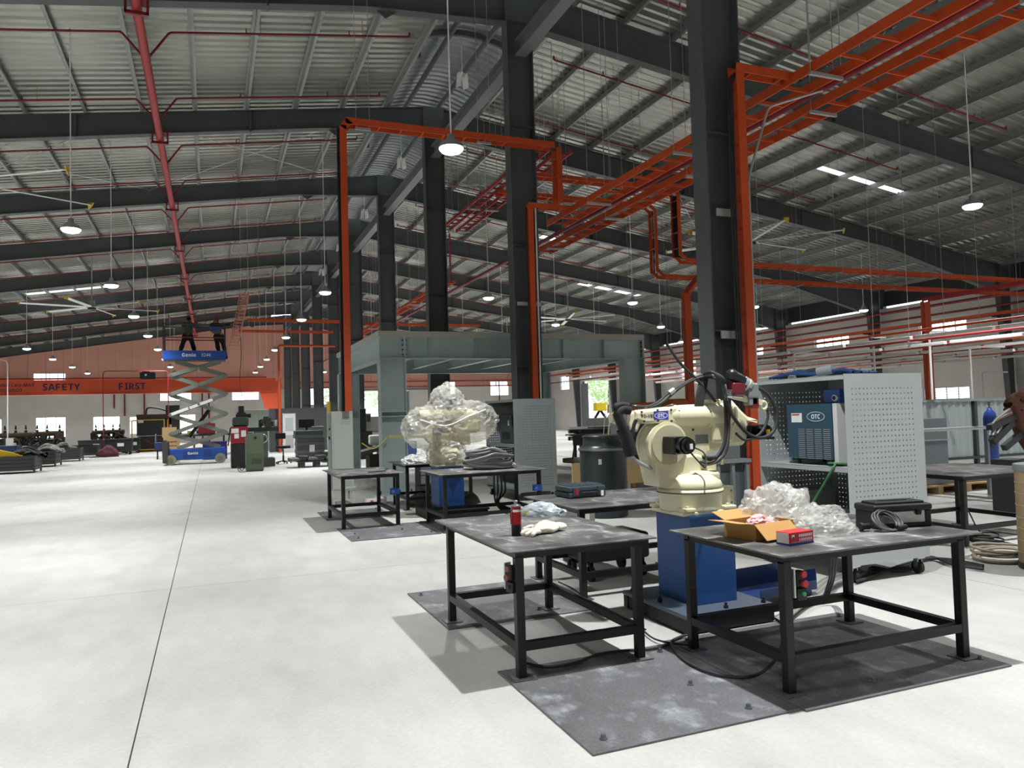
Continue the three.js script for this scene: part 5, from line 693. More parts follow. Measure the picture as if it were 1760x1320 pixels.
function figure(label, at, turn, { shirt, trousers, lh, rh, hipShift = 0, lean = [0, 0], lElbow, rElbow, lFoot, rFoot, headAt, look }) {
  const hip = [hipShift, 0.9, 0], chest = [hipShift + lean[0], 1.3, lean[1]], neck = [chest[0] + lean[0] * 0.3, 1.45, chest[2] + lean[1] * 0.3], hd = headAt || [neck[0] + look[0] * 0.03, 1.59, neck[2] + look[1] * 0.03];
  const sl = [chest[0] - 0.18, 1.38, chest[2]], sr = [chest[0] + 0.18, 1.38, chest[2]], kl = [(hip[0] - 0.1 + lFoot[0]) / 2 - 0.01, 0.48, (lFoot[2]) / 2 + look[1] * 0.04], kr = [(hip[0] + 0.1 + rFoot[0]) / 2 + 0.01, 0.48, (rFoot[2]) / 2 + look[1] * 0.04];
  const L = look[1], B = [[[hip[0], 0.95, 0], [chest[0], 1.3, chest[2]], 0.135, 0.15, shirt], [sl, sr, 0.075, 0.075, shirt], [[hip[0] - 0.07, 0.92, 0], [hip[0] + 0.07, 0.92, 0], 0.13, 0.13, trousers], [chest, neck, 0.09, 0.06, shirt], [neck, [hd[0], hd[1] - 0.04, hd[2]], 0.055, 0.055, SK],
    [[hd[0], hd[1] - 0.05, hd[2] + L * 0.02], [hd[0], hd[1] + 0.03, hd[2]], 0.075, 0.085, SK], [[hd[0], hd[1] + 0.06, hd[2] - L * 0.025], [hd[0], hd[1] + 0.05, hd[2] - L * 0.045], 0.08, 0.078, HAIR], [[hd[0], hd[1] - 0.01, hd[2] + L * 0.09], [hd[0], hd[1] - 0.03, hd[2] + L * 0.105], 0.012, 0.014, SK], [[hd[0] - 0.088, hd[1] + 0.005, hd[2]], [hd[0] - 0.09, hd[1] - 0.02, hd[2]], 0.014, 0.012, SK], [[hd[0] + 0.088, hd[1] + 0.005, hd[2]], [hd[0] + 0.09, hd[1] - 0.02, hd[2]], 0.014, 0.012, SK],
    [sl, lElbow, 0.06, 0.05, shirt], [lElbow, lh, 0.048, 0.034, SK], [sr, rElbow, 0.06, 0.05, shirt], [rElbow, rh, 0.048, 0.034, SK],
    [[hip[0] - 0.1, 0.88, 0], kl, 0.1, 0.075, trousers], [kl, [lFoot[0], 0.1, lFoot[2]], 0.072, 0.052, trousers], [[hip[0] + 0.1, 0.88, 0], kr, 0.1, 0.075, trousers], [kr, [rFoot[0], 0.1, rFoot[2]], 0.072, 0.052, trousers],
    [[lFoot[0], 0.055, lFoot[2]], [lFoot[0] - 0.03, 0.045, lFoot[2] + L * 0.16], 0.05, 0.042, 0x1a1a1c], [[rFoot[0], 0.055, rFoot[2]], [rFoot[0] + 0.03, 0.045, rFoot[2] + L * 0.16], 0.05, 0.042, 0x1a1a1c]];
  const d = (e, w) => [w[0] - e[0], w[1] - e[1], w[2] - e[2]];
  return person('person', label, at, turn, B, [[lh, d(lElbow, lh), [0.7, 0.1, L * 0.7]], [rh, d(rElbow, rh), [-0.7, 0.1, L * 0.7]]]);
}
// ---------- scissor lift ----------
{
  const Z = -32.5, o = thing('scissor_lift', 'blue scissor lift raised high with two workers on its platform', 'scissor lift', [-0.55, 0, Z]), blueL = std(0x1d4a9c, 0.4), arm = std(0x74786f, 0.5);
  part('chassis', [rb(2.1, 0.44, 0.8, 0.02, 0.4, 0, 0.03)], blueL, o); part('end_guard', prism([[-0.08, 0.1], [0.1, 0.05], [0.12, 0.9], [-0.02, 0.98], [-0.1, 0.9]], 1.0).translate(-1.12, 0.0, 0), std(0x3f3c38, 0.6), o); part('hatch', rb(0.45, 0.24, 0.012, -0.25, 0.4, 0.405, 0.005, 1), std(0x163a7d, 0.45), o); part('hatch', rb(0.3, 0.26, 0.012, 0.42, 0.42, 0.405, 0.005, 1), std(0x163a7d, 0.45), o);
  mesh('lettering', lettering('Genie', 0.1, 0.004).translate(-0.12, 0.44, 0.412), M.white, o);
  for (const x of [-0.92, 0.88]) for (const z of [-0.42, 0.42]) { const w = part('wheel', [cylZ(0.2, 0.14, x, 0.2, z, 28)], std(0x83826f, 0.8), o); part('hub', cylZ(0.1, 0.16, x, 0.2, z, 18), std(0x6b6a5c, 0.6), w); }
  const hs = [0.64, 1.2, 1.95, 2.75, 3.5, 4.08], xl = -0.93, xr = 1.14;
  for (let i = 0; i < 5; i++) for (const z of [-0.3, 0.3]) {
    const a = i === 0 ? 0.25 : 0, b = i === 4 ? 0.2 : 0; part('scissor_arm', bar([xl + a, hs[i], z], [xr - b, hs[i + 1], z], 0.07, 0.15), arm, o); part('scissor_arm', bar([xr - a, hs[i], z * 0.72], [xl + b, hs[i + 1], z * 0.72], 0.07, 0.15), arm, o);
    if (z > 0) part('pivot_pin', [cylZ(0.05, 0.72, (xl + xr) / 2, (hs[i] + hs[i + 1]) / 2, 0, 12)], M.steel, o); if (i && z > 0) { part('pivot_pin', cylZ(0.06, 0.74, xl, hs[i], 0, 12), M.steel, o); part('pivot_pin', cylZ(0.06, 0.74, xr, hs[i], 0, 12), M.steel, o); }
  }
  part('lift_cylinder', rod([-0.3, 1.0, 0], [0.5, 2.15, 0], 0.07, 12), M.black, o); part('lift_piston', rod([0.3, 1.85, 0], [0.75, 2.5, 0], 0.04, 12), M.chrome, o); part('warning_strip', [bx(0.9, 0.11, 0.004, 0, 0, 0).rotateZ(0.36).translate(0.2, 2.37, 0.34)], M.white, o); part('warning_strip', [bx(0.7, 0.11, 0.004, 0, 0, 0).rotateZ(0.36).translate(-0.6, 2.08, 0.34)], M.white, o);
  const pl = part('platform', [bx(2.28, 0.06, 1.15, -0.01, 4.13, 0)], M.dark, o); part('toe_board', [bx(2.28, 0.34, 0.02, -0.01, 4.29, 0.57), bx(2.28, 0.34, 0.02, -0.01, 4.29, -0.57), bx(0.02, 0.34, 1.12, -1.15, 4.29, 0), bx(0.02, 0.34, 1.12, 1.13, 4.29, 0)], blueL, pl);
  mesh('lettering', lettering('Genie', 0.135, 0.006).translate(-0.22, 4.29, 0.581), M.white, pl); mesh('lettering', lettering('3246', 0.12, 0.006, fontMono).translate(0.4, 4.29, 0.581), M.white, pl);
  for (const x of [-1.13, 1.11]) for (const z of [-0.55, 0.55]) part('guard_post', cyl(0.025, 1.1, x, 4.98, z, 8), x < 0 ? M.dark : std(0x1a2c44, 0.5), o);
  for (const y of [4.98, 5.5]) for (const z of [-0.55, 0.55]) part('guard_rail', rod([-1.13, y, z], [1.11, y, z], 0.022, 8), y < 5 ? M.red : M.dark, o); for (const y of [4.98, 5.5]) for (const x of [-1.13, 1.11]) part('guard_rail', rod([x, y, -0.55], [x, y, 0.55], 0.022, 8), M.dark, o);
  part('control_box', [rb(0.42, 0.22, 0.2, 0.78, 5.32, 0.5, 0.03)], std(0x23406f, 0.5), o);
}
figure('worker with dark shirt and trousers standing legs apart on the lift platform', [-0.82, 4.16, -32.5], 0, { shirt: 0x3d443c, trousers: 0x121316, look: [0, -1], lean: [0.03, -0.04], lFoot: [-0.34, 0, 0.02], rFoot: [0.3, 0, -0.05], lElbow: [-0.2, 1.22, -0.24], lh: [-0.02, 1.45, -0.36], rElbow: [0.36, 1.38, -0.2], rh: [0.3, 1.62, -0.3] });
figure('worker in black reaching out over the end of the lift platform', [0.34, 4.165, -32.55], 0, { shirt: 0x17181b, trousers: 0x1a1d22, look: [1, 1], lean: [-0.1, 0], lFoot: [0.02, 0, 0.1], rFoot: [0.26, 0, 0], lElbow: [-0.2, 1.1, 0.14], lh: [0.04, 1.02, 0.3], rElbow: [0.4, 1.42, 0.05], rh: [0.62, 1.5, 0.05] });
{ const o = thing('hanging_cable_ladder', 'pale orange cable ladder hanging tilted beside the lift platform', 'cable tray', [0, 0, 0]), m = std(0xc98570, 0.5); trayRun(o, [0.88, 4.62, -31.9], [1.34, 6.95, -32.6], [1, 0, 0.1], 0.32, 0.14, 0.1, m); trayRun(o, [0.98, 4.9, -32.15], [1.4, 6.9, -32.75], [1, 0, 0.1], 0.26, 0.14, 0.1, m); for (const k of [-0.14, 0.14]) part('sling', rod([1.34 + k, 6.95, -32.6], [1.34 + k, roofY(1.34) + 0.02, -32.6], 0.008, 5), M.galv, o); part('cord', tube([[1.12, 5.6, -32.2], [1.16, 4.4, -32.1], [1.1, 3.2, -32.2], [1.18, 2.6, -32.2]], 0.014, 20, 5), M.cable, o); }

// ---------- overhead crane at the far end ----------
{
  const Z = -54, o = thing('crane_girder', 'orange travelling crane girder lettered in dark blue across the far end', 'crane', [0, 0, 0]), or = std(0xd4532c, 0.5);
  part('girder', [bb(XL + 0.3, 4.15, 3.66, 4.5, Z - 0.2, Z + 0.2), bb(XL + 0.3, 4.15, 4.5, 4.54, Z - 0.3, Z + 0.3), bb(XL + 0.3, 4.15, 3.62, 3.66, Z - 0.3, Z + 0.3)], or, o); part('leg', [prism([[3.1, 3.64], [4.45, 4.5], [4.5, 4.54], [4.52, 0.4], [4.1, 0.4]], 0.36).translate(0, 0, Z)], or, o); part('leg_foot', [bb(3.95, 4.65, 0.12, 0.4, Z - 1.1, Z + 1.1), cylX(0.13, 0.1, 4.3, 0.13, Z - 0.9, 14), cylX(0.13, 0.1, 4.3, 0.13, Z + 0.9, 14)], or, o); part('end_carriage', bb(XL + 0.03, XL + 0.3, 3.5, 4.2, Z - 1, Z + 1), M.frame, o); part('bracket', bb(XL + 0.002, XL + 0.32, 3.2, 3.5, Z - 0.4, Z + 0.4), M.frame, o);
  const ink = std(0x2b2146, 0.6), put = (t, u0, u1, v, h) => { const a = onZ(u0, v, Z + 0.205), b = onZ(u1, v, Z + 0.205), w = b.x - a.x, cs = t.split(''); cs.forEach((c, i) => mesh('letter', lettering(c, h, 0.012).translate(a.x + w * (i + 0.5) / cs.length, 4.1, Z + 0.203), ink, o)); };
  put('SAFETY', 72, 138, 664, 0.42); put('FIRST', 203, 250, 663, 0.42);
  mesh('lettering', lettering('T NANG CAU-MAT', 0.2, 0.01).translate(onZ(22, 664, Z).x, 4.24, Z + 0.203), ink, o); mesh('lettering', lettering('TUCAUSCO', 0.18, 0.01).translate(onZ(18, 664, Z).x, 3.94, Z + 0.203), ink, o);
  const h = onZ(254, 650, Z); const hs = part('hoist', [rb(0.9, 0.42, 0.5, h.x, 4.78, Z, 0.04), rb(0.4, 0.24, 0.4, h.x - 0.1, 5.0, Z, 0.03)], std(0x1d2536, 0.5), o); part('hoist_badge', cylZ(0.07, 0.01, h.x - 0.1, 4.82, Z + 0.255, 14), M.white, hs);
}
{ const a = onZ(478, 560, -40), o = thing('orange_conduit_post', 'thin bright orange conduit frame left of the far columns', 'conduit', [0, 0, 0]); part('conduit', pipe([[a.x, 0.01, -40], [a.x, onZ(478, 594, -40).y, -40], [6.1, onZ(478, 594, -40).y, -40]], 0.06, 0.12), M.orange, o); }

// ---------- machines and stores along the far side ----------
const steelDk = std(0x2b2f30, 0.5, 0.3), binC = std(0x3a3f3e, 0.55, 0.2), rust = std(0x4a3a2e, 0.8), oliv = std(0x55604a, 0.6), maroon = std(0x7a1f2a, 0.5), paper = std(0xe4e2dc, 0.8);
function crate(x, z, w, h, d, turn, label, c = binC, base = 0.1) {
  const o = thing('steel_crate', label, 'crate', [x, 0, z], turn); const rows = 4;
  for (const s of [-1, 1]) { for (let r = 0; r < rows; r++) { part('side_rib', bx(w, (h - base) / rows - 0.02, 0.03, 0, base + (r + 0.5) * (h - base) / rows, s * d / 2), c, o); part('end_rib', bx(0.03, (h - base) / rows - 0.02, d - 0.03, s * w / 2, base + (r + 0.5) * (h - base) / rows, 0), c, o); } }
  part('wall_core', [bx(w - 0.02, h - base, 0.012, 0, (h + base) / 2, d / 2 - 0.01), bx(w - 0.02, h - base, 0.012, 0, (h + base) / 2, -d / 2 + 0.01), bx(0.012, h - base, d - 0.02, w / 2 - 0.01, (h + base) / 2, 0), bx(0.012, h - base, d - 0.02, -w / 2 + 0.01, (h + base) / 2, 0), bx(w - 0.02, 0.02, d - 0.02, 0, base + 0.01, 0)], steelDk, o);
  for (const a of [-1, 1]) for (const b of [-1, 1]) { part('corner_post', bx(0.06, h, 0.06, a * w / 2, h / 2, b * d / 2), c, o); }
  return o;
}
crate(-6.55, -31.9, 1.35, 0.62, 1.3, 0.02, 'ribbed grey steel crate with yellow handle tools, nearest of the left row'); crate(-6.7, -36.3, 1.5, 0.66, 1.5, 0.02, 'ribbed grey steel crate second in the left row'); crate(-6.35, -40.6, 1.3, 0.62, 1.2, 0.02, 'ribbed grey steel crate third in the left row holding loose wire'); crate(-6.3, -45, 1.6, 0.62, 1.3, 0, 'ribbed grey steel crate farthest in the left row');
{ const o = thing('yellow_tool', 'yellow sheet guard lying in the nearest grey crate', 'guard', [-6.8, 0.56, -31.7], 0.2); part('plate', prism([[-0.5, 0], [0.5, 0.05], [0.2, 0.18], [-0.2, 0.3], [-0.42, 0.22]], 0.5).translate(0, 0, 0), M.yellow, o); part('edge', bx(0.9, 0.03, 0.54, 0, 0.0, 0), M.yellow, o); }
for (const [k, x, z, y, n] of [[0, -6.1, -32.1, 0.6, 5], [1, -6.2, -36.1, 0.62, 7], [2, -6.3, -40.5, 0.6, 8]]) { const o = thing('scrap_heap', ['black bent tubes sticking out of the nearest grey crate', 'grey tubes lying in the second grey crate', 'loose grey wire heaped in the third grey crate'][k], 'tubes', [x, y, z]); for (let i = 0; i < n; i++) part('tube', tube([[rnd(-0.7, -0.4), rnd(-0.05, 0.05), rnd(-0.3, 0.3)], [rnd(-0.3, 0), rnd(0.1, 0.3), rnd(-0.3, 0.3)], [rnd(0.1, 0.3), rnd(0, 0.2), rnd(-0.3, 0.3)], [rnd(0.35, 0.5), rnd(-0.05, 0.05), rnd(-0.3, 0.3)]], k === 2 ? 0.025 : 0.06, 16, 6), k ? M.greyCable : M.black, o); }
function fixtureRack(x, z, w, n, h, label, seedTilt) {                   // welding fixture: frame, ring brackets, cone posts
  const o = thing('welding_fixture', label, 'fixture', [x, 0, z]);
  for (const a of [-1, 1]) for (const b of [-1, 1]) part('leg', bx(0.12, h * 0.55, 0.12, a * w * 0.46, h * 0.275, b * 0.35), steelDk, o);
  part('lower_beam', bx(w, 0.16, 0.7, 0, h * 0.3, 0), steelDk, o); part('upper_beam', rod([-w / 2, h * 0.72, 0.1], [w / 2, h * 0.72 + seedTilt, 0.1], 0.12, 10), rust, o); part('side_beam', bx(w * 0.9, 0.1, 0.14, 0, h * 0.55, -0.3), steelDk, o);
  for (let i = 0; i < n * 3; i++) part('casting', [rb(rnd(0.15, 0.4), rnd(0.15, 0.4), rnd(0.15, 0.3), rnd(-w / 2, w / 2), rnd(h * 0.38, h * 0.72), rnd(-0.25, 0.35), 0.03, 1).rotateZ(0)], i % 4 ? steelDk : rust, o);
  for (let i = 0; i < n; i++) { const px = -w / 2 + w * (i + 0.5) / n + rnd(-0.06, 0.06); part('cone_post', [cyl(0.085, 0.22, px, h * 0.8, 0.1, 10, 0.05), cyl(0.05, 0.2, px, h * 0.94, 0.1, 8, 0.025)], steelDk, o); if (i % 2) part('ring_bracket', [new THREE.TorusGeometry(0.22, 0.05, 6, 18).translate(px, h * 0.5, 0.3), bx(0.08, h * 0.3, 0.1, px + 0.2, h * 0.5, 0.2)], i % 4 === 1 ? rust : steelDk, o); part('clamp_arm', bar([px, h * 0.72, 0.1], [px + rnd(-0.3, 0.3), h * 0.36, 0.34], 0.07, 0.09), steelDk, o); }
  return o;
}
fixtureRack(-8.9, -42.5, 4.4, 10, 1.75, 'long dark welding fixture with upright cone posts at the left', 0.05); fixtureRack(-5.6, -50, 1.7, 4, 1.7, 'short dark welding fixture with cone posts left of the machining cell', 0.02); fixtureRack(-8.0, -44.6, 1.1, 3, 1.25, 'small dark fixture with three cone posts behind the crates', 0);
for (const [x, z, w, h, d, c, lab] of [[-8.05, -32.0, 0.9, 1.25, 0.6, std(0xa9aca3, 0.5), 'pale grey machine cabinet cut by the left edge'], [-7.4, -34.2, 1.0, 0.95, 0.8, std(0x1f3550, 0.5), 'dark blue tool cabinet behind the nearest crate']]) { const o = thing('machine_cabinet', lab, 'cabinet', [x, 0, z]); part('casing', rb(w, h, d, 0, h / 2, 0, 0.01, 1), c, o); part('door', [bx(w * 0.8, h * 0.5, 0.02, 0, h * 0.32, d / 2 + 0.01)], c, o); part('notice', bx(0.25, 0.3, 0.01, w * 0.2, h + 0.12, 0.1), paper, o); part('notice_post', bx(0.04, 0.3, 0.04, w * 0.2, h + 0.02, 0.08), steelDk, o); }
for (const [x, z, w, h, lab] of [[-4.2, -48.3, 0.8, 0.85, 'grey-green bin with a white label near the far fixtures'], [-4.7, -46.6, 1.3, 0.85, 'black wheeled parts bin before the machining cell'], [-6.1, -48.4, 1.6, 0.8, 'grey steel bench bin with a white notice']]) { const o = thing('parts_bin', lab, 'bin', [x, 0, z]); part('tub', rb(w, h - 0.15, 0.8, 0, 0.15 + (h - 0.15) / 2, 0, 0.02, 1), w > 1.4 ? binC : steelDk, o); part('rim', bx(w + 0.06, 0.05, 0.86, 0, h, 0), binC, o); part('notice', bx(0.32, 0.18, 0.01, 0.1, h * 0.65, 0.41), paper, o); for (const a of [-1, 1]) part('caster', [cylX(0.075, 0.06, a * w * 0.4, 0.075, 0.3, 12), cylX(0.075, 0.06, a * w * 0.4, 0.075, -0.3, 12)], M.rubber, o); }
{ const o = thing('tarp_heap', 'dark red folded tarp heap on the floor beside the crates', 'tarp', [-4.95, 0, -44.0], 0.3); part('cloth', toCreasedNormals(crumple(0.5, 0.55, 0.4, 8, 0.25, 1.6, 101), 0.6), std(0x4d161f, 0.7), o); part('hem', toCreasedNormals(crumple(0.25, 0.08, 0.2, 5, 0.2, 1.6, 104).translate(-0.65, 0, 0.2), 0.6), steelDk, o); }
{
  const o = thing('machining_cell', 'large black machining cell with raised cabinet and sight label', 'machine', [-3.15, 0, -50.4]);
  part('enclosure', rb(1.9, 1.1, 1.4, 0, 1.5, 0, 0.02, 1), std(0x1f2625, 0.5), o); part('roof_panel', rb(1.92, 0.25, 1.42, 0, 2.1, 0, 0.02, 1), std(0x39211f, 0.5), o); part('tower', rb(0.75, 2.0, 1.2, 1.0, 1.75, 0.1, 0.02, 1), std(0x252c2b, 0.5), o); part('base', rb(1.8, 0.9, 1.3, 0, 0.46, 0, 0.02, 1), std(0x2a211f, 0.6), o); part('label', bx(0.28, 0.16, 0.01, -0.72, 1.8, 0.705), paper, o); part('label', bx(0.14, 0.16, 0.01, 0.9, 1.5, 0.705), M.galv, o); part('chevron', [bar([-0.55, 0.75, 0.66], [-0.1, 0.45, 0.66], 0.02, 0.04), bar([-0.1, 0.45, 0.66], [0.35, 0.75, 0.66], 0.02, 0.04)], maroon, o); part('hose', tube([[-0.5, 2.2, 0], [-0.4, 2.6, 0], [0.1, 2.6, 0], [0.7, 2.4, 0]], 0.05, 20, 8), M.black, o);
}
{ const o = thing('safety_stand', 'yellow framed mesh barrier before the machining cell', 'barrier', [-3.2, 0, -49.2]); part('post', [bx(0.07, 1.75, 0.07, -1.1, 0.95, 0)], M.yellow, o); part('post', bx(0.05, 1.9, 0.05, 0.62, 0.95, 0), M.yellow, o); part('post', bx(0.05, 1.9, 0.05, 0.8, 0.95, 0), M.yellow, o); part('rail', [bx(1.72, 0.04, 0.04, -0.24, 1.88, 0)], M.yellow, o); part('rail', bx(1.72, 0.04, 0.04, -0.24, 0.14, 0), M.yellow, o); part('base', bx(0.9, 0.06, 0.5, -1.2, 0.1, 0), M.yellow, o); for (const a of [-1.5, -0.85]) part('wheel', cylZ(0.06, 0.05, a, 0.06, 0.2, 10), M.rubber, o); }
{ const o = thing('blue_cart', 'small blue push cart left of the scissor lift', 'cart', [-2.05, 0, -38.3]); part('tray', rb(0.7, 0.35, 0.6, 0, 0.6, 0, 0.02, 1), std(0x22386b, 0.5), o); part('handle', pipe([[-0.32, 0.7, -0.25], [-0.32, 1.15, -0.25], [-0.32, 1.15, 0.25], [-0.32, 0.7, 0.25]], 0.02, 0.06), M.grey, o); for (const a of [-0.25, 0.25]) for (const b of [-0.2, 0.2]) part('caster', [cyl(0.02, 0.35, a, 0.3, b, 6), cylX(0.07, 0.04, a, 0.07, b, 12)], M.rubber, o); }
{ const o = thing('carton_stack', 'stack of tan cardboard cartons behind the scissor lift', 'carton', [-1.55, 0, -34.4], 0.05), c = std(0xc7a878, 0.85); part('carton', bx(0.62, 0.55, 0.5, 0, 0.275, 0), c, o); part('carton', bx(0.62, 0.5, 0.5, 0.02, 0.8, 0), c, o); part('carton', bx(0.55, 0.42, 0.45, -0.06, 1.26, 0), c, o); part('print', [bx(0.4, 0.03, 0.005, 0.02, 0.86, 0.2525), bx(0.4, 0.03, 0.005, 0.02, 0.7, 0.2525)], maroon, o); }
for (const [x, z, w, h, c, lab] of [[-0.35, -36.5, 0.55, 0.5, std(0xcaa23a, 0.7), 'yellow-brown carton row seen behind the scissor lift'], [0.15, -35.8, 1.0, 0.75, std(0x3a2a7c, 0.6), 'violet plastic crate seen behind the scissor lift']]) { const o = thing('storage_crate', lab, 'crate', [x, 0, z]); part('box', bx(w, h, 0.5, 0, h / 2, 0), c, o); part('lip', bx(w + 0.04, 0.05, 0.54, 0, h, 0), c, o); }
{ const o = thing('work_bench', 'long dark workbench cluttered with parts behind the lift', 'bench', [-0.1, 0, -41.5]); part('bench_top', bx(4.2, 0.08, 0.9, 0, 1.0, 0), steelDk, o); for (const a of [-2, -0.7, 0.7, 2]) part('leg', bx(0.08, 0.96, 0.8, a, 0.48, 0), steelDk, o); part('cabinet', rb(0.8, 0.55, 0.5, -0.1, 1.32, 0, 0.02, 1), maroon, o); part('small_machine', rb(0.6, 0.7, 0.5, 1.5, 1.4, 0, 0.02, 1), std(0xb3ada0, 0.6), o); for (let i = 0; i < 6; i++) part('clutter', rb(rnd(0.12, 0.3), rnd(0.1, 0.35), 0.25, -1.8 + i * 0.45, 1.15, rnd(-0.2, 0.25), 0.02, 1), [rust, binC, std(0xb89b52, 0.6)][i % 3], o); }
{ // milling machine beside the lift
  const Z = -28.4, P = (u, v) => onZ(u, v, Z), x0 = P(396, 780).x, x1 = P(430, 780).x, o = thing('milling_machine', 'red and dark green milling machine with white notices beside the lift', 'machine', [(x0 + x1) / 2, 0, Z]), w = x1 - x0, Y = (v) => P(412, v).y;
  part('pedestal', rb(w * 0.95, Y(762), 0.9, 0, Y(762) / 2, 0, 0.02, 1), std(0x23211e, 0.7), o); part('head_panel', rb(w * 0.85, Y(733) - Y(762), 0.85, -w * 0.05, (Y(733) + Y(762)) / 2, 0.05, 0.03), std(0x8a1f2c, 0.45), o); part('hood', [rb(w * 0.8, Y(717) - Y(733), 0.7, w * 0.02, (Y(717) + Y(733)) / 2, 0, 0.08, 3)], std(0x37453f, 0.5), o); part('motor', [cyl(0.1, 0.32, 0.05, Y(708) + 0.05, 0, 14), cyl(0.16, 0.12, 0.05, Y(712), 0, 14), rb(0.5, 0.14, 0.4, 0.12, Y(715), 0, 0.02, 1)], std(0x1f1a1a, 0.5), o);
  part('notice', bx(0.24, 0.16, 0.01, -0.18, Y(740), 0.48), paper, o); part('notice', bx(0.15, 0.16, 0.01, -0.13, Y(749), 0.48), paper, o); part('notice', bx(0.16, 0.22, 0.01, 0.1, Y(745), 0.48), paper, o); part('handle_lever', [rod([-w * 0.5, Y(735), 0.3], [-w * 0.62, Y(765), 0.4], 0.02, 6), tube([[-0.25, 0.8, 0.5], [-0.15, 0.5, 0.6], [-0.1, 0.02, 0.7], [0.2, 0.01, 0.8]], 0.02, 20, 6)], M.black, o);
  part('work_table', bx(1.1, 0.14, 0.5, 0.75, 1.32, 0), steelDk, o); for (let i = 0; i < 9; i++) part('tooling', [rb(rnd(0.1, 0.25), rnd(0.12, 0.34), 0.2, 0.45 + rnd(0, 0.8), 1.5 + rnd(0, 0.15), rnd(-0.15, 0.15), 0.02, 1)], i % 3 ? std(0x2c3029, 0.6) : M.galv, o);
  part('knee', rb(0.45, 1.0, 0.5, 0.7, 0.75, 0, 0.03, 1), std(0x4d5a4e, 0.6), o); part('saddle_wheel', new THREE.TorusGeometry(0.15, 0.02, 6, 18).translate(0.75, 1.0, 0.35), M.chrome, o); part('plinth', rb(0.9, 0.3, 0.8, 0.7, 0.15, 0, 0.02, 1), std(0x35392f, 0.6), o);
}
{
  const o = thing('green_cabinet', 'olive green machine cabinet with round black port on the floor', 'cabinet', [1.3, 0, -25.9]), W = 0.54, H = 1.22;
  part('casing', prism([[-W / 2, 0.04], [W / 2, 0.04], [W / 2, H - 0.02], [W / 2 - 0.03, H], [-W / 2 + 0.1, H], [-W / 2, H - 0.1]], 0.6, 0.008), oliv, o); part('plinth', bx(W - 0.04, 0.05, 0.55, 0, 0.025, 0), M.dark, o); part('port', cylZ(0.045, 0.02, 0.02, H - 0.14, 0.305, 16), M.black, o); part('lower_door', rb(W - 0.08, 0.5, 0.01, 0.01, 0.32, 0.303, 0.003, 1), std(0x4c5641, 0.6), o); for (let i = 0; i < 4; i++) part('vent_slot', bx(0.3, 0.015, 0.006, 0.05, 0.26 + i * 0.05, 0.31), M.dark, o); part('cable', tube([[-0.27, 0.2, 0.2], [-0.4, 0.05, 0.25], [-0.5, 0.2, 0.2], [-0.48, 0.02, 0.3], [-0.2, 0.02, 0.4]], 0.012, 30, 5), M.cable, o);
}
{ const o = thing('office_partition', 'dark partition wall with a white door before the far columns', 'partition', [3.55, 0, -41]); part('panel', bb(-0.75, -0.1, 0, 2.25, -0.05, 0.05), std(0x4c4f50, 0.7), o); part('panel', bb(0.62, 2.2, 0, 2.25, -0.05, 0.05), std(0x4c4f50, 0.7), o); part('panel', bb(-0.1, 0.62, 2.0, 2.25, -0.05, 0.05), std(0x4c4f50, 0.7), o); const d = part('door_leaf', bb(-0.06, 0.58, 0.02, 1.98, -0.02, 0.02), std(0xe3e6e6, 0.5), o); part('door_window', bb(0.06, 0.46, 1.05, 1.75, 0.02, 0.03), std(0xbfcaca, 0.2), d); part('lower_panel', bb(0.06, 0.46, 0.15, 0.85, 0.02, 0.03), std(0xb7b8b4, 0.5), d); }
{ const o = thing('white_cabinet', 'pale grey green switch cabinet left of the dark partition', 'cabinet', [2.3, 0, -43.2]); part('casing', rb(1.25, 2.25, 0.6, 0, 1.125, 0, 0.02, 1), std(0xb7c0b4, 0.5), o); part('door_gap', bx(0.01, 2.1, 0.006, 0.1, 1.12, 0.301), M.grey, o); }
{ const o = thing('bin_stack', 'stack of ribbed dark grey bins with a white notice', 'bin', [3.6, 0, -30.6]); for (let i = 0; i < 8; i++) part('bin', [rb(1.05, 0.145, 0.8, (i % 2) * 0.02 - (i > 5 ? 0.06 : 0), 0.075 + i * 0.15, 0, 0.015, 1)], i % 2 ? std(0x4a4f50, 0.6) : std(0x5a6061, 0.6), o); part('notice', bx(0.2, 0.27, 0.01, 0.05, 0.5, 0.41), paper, o); const mo = part('monitor', [rb(0.6, 0.34, 0.04, -0.1, 1.48, 0.0, 0.01, 1), bx(0.08, 0.12, 0.08, -0.1, 1.26, 0)], M.black, o); part('instrument', [rb(0.45, 0.14, 0.3, 0.3, 1.28, 0.1, 0.01, 1)], M.grey, o); }
{ const o = thing('bar_pallet', 'low dark pallet stacked with steel parts before the bins', 'pallet', [3.35, 0, -26.6]); for (const a of [-0.5, 0, 0.5]) part('block', bx(0.16, 0.18, 0.8, a, 0.09, 0), M.dark, o); part('deck_board', bx(1.3, 0.04, 0.85, 0, 0.2, 0), steelDk, o); for (let i = 0; i < 7; i++) part('steel_part', rb(0.34, 0.1, 0.7, -0.75 + i * 0.3, 0.28 + 0.06 * (i % 2), 0, 0.02, 1), i % 2 ? steelDk : std(0x5c5f5d, 0.5, 0.4), o); part('rod_part', tube([[-0.2, 0.36, 0.2], [0.1, 0.5, 0.2], [0.4, 0.36, 0.2]], 0.015, 14, 5), M.black, o); }
{ const o = thing('steel_scrap_stack', 'stack of dark steel plates lying behind the stool', 'stack', [4.6, 0, -29.2]); for (let i = 0; i < 4; i++) part('steel_part', rb(1.3, 0.09, 0.7, rnd(-0.1, 0.1), 0.05 + i * 0.095, 0, 0.01, 1), i % 2 ? steelDk : binC, o); }
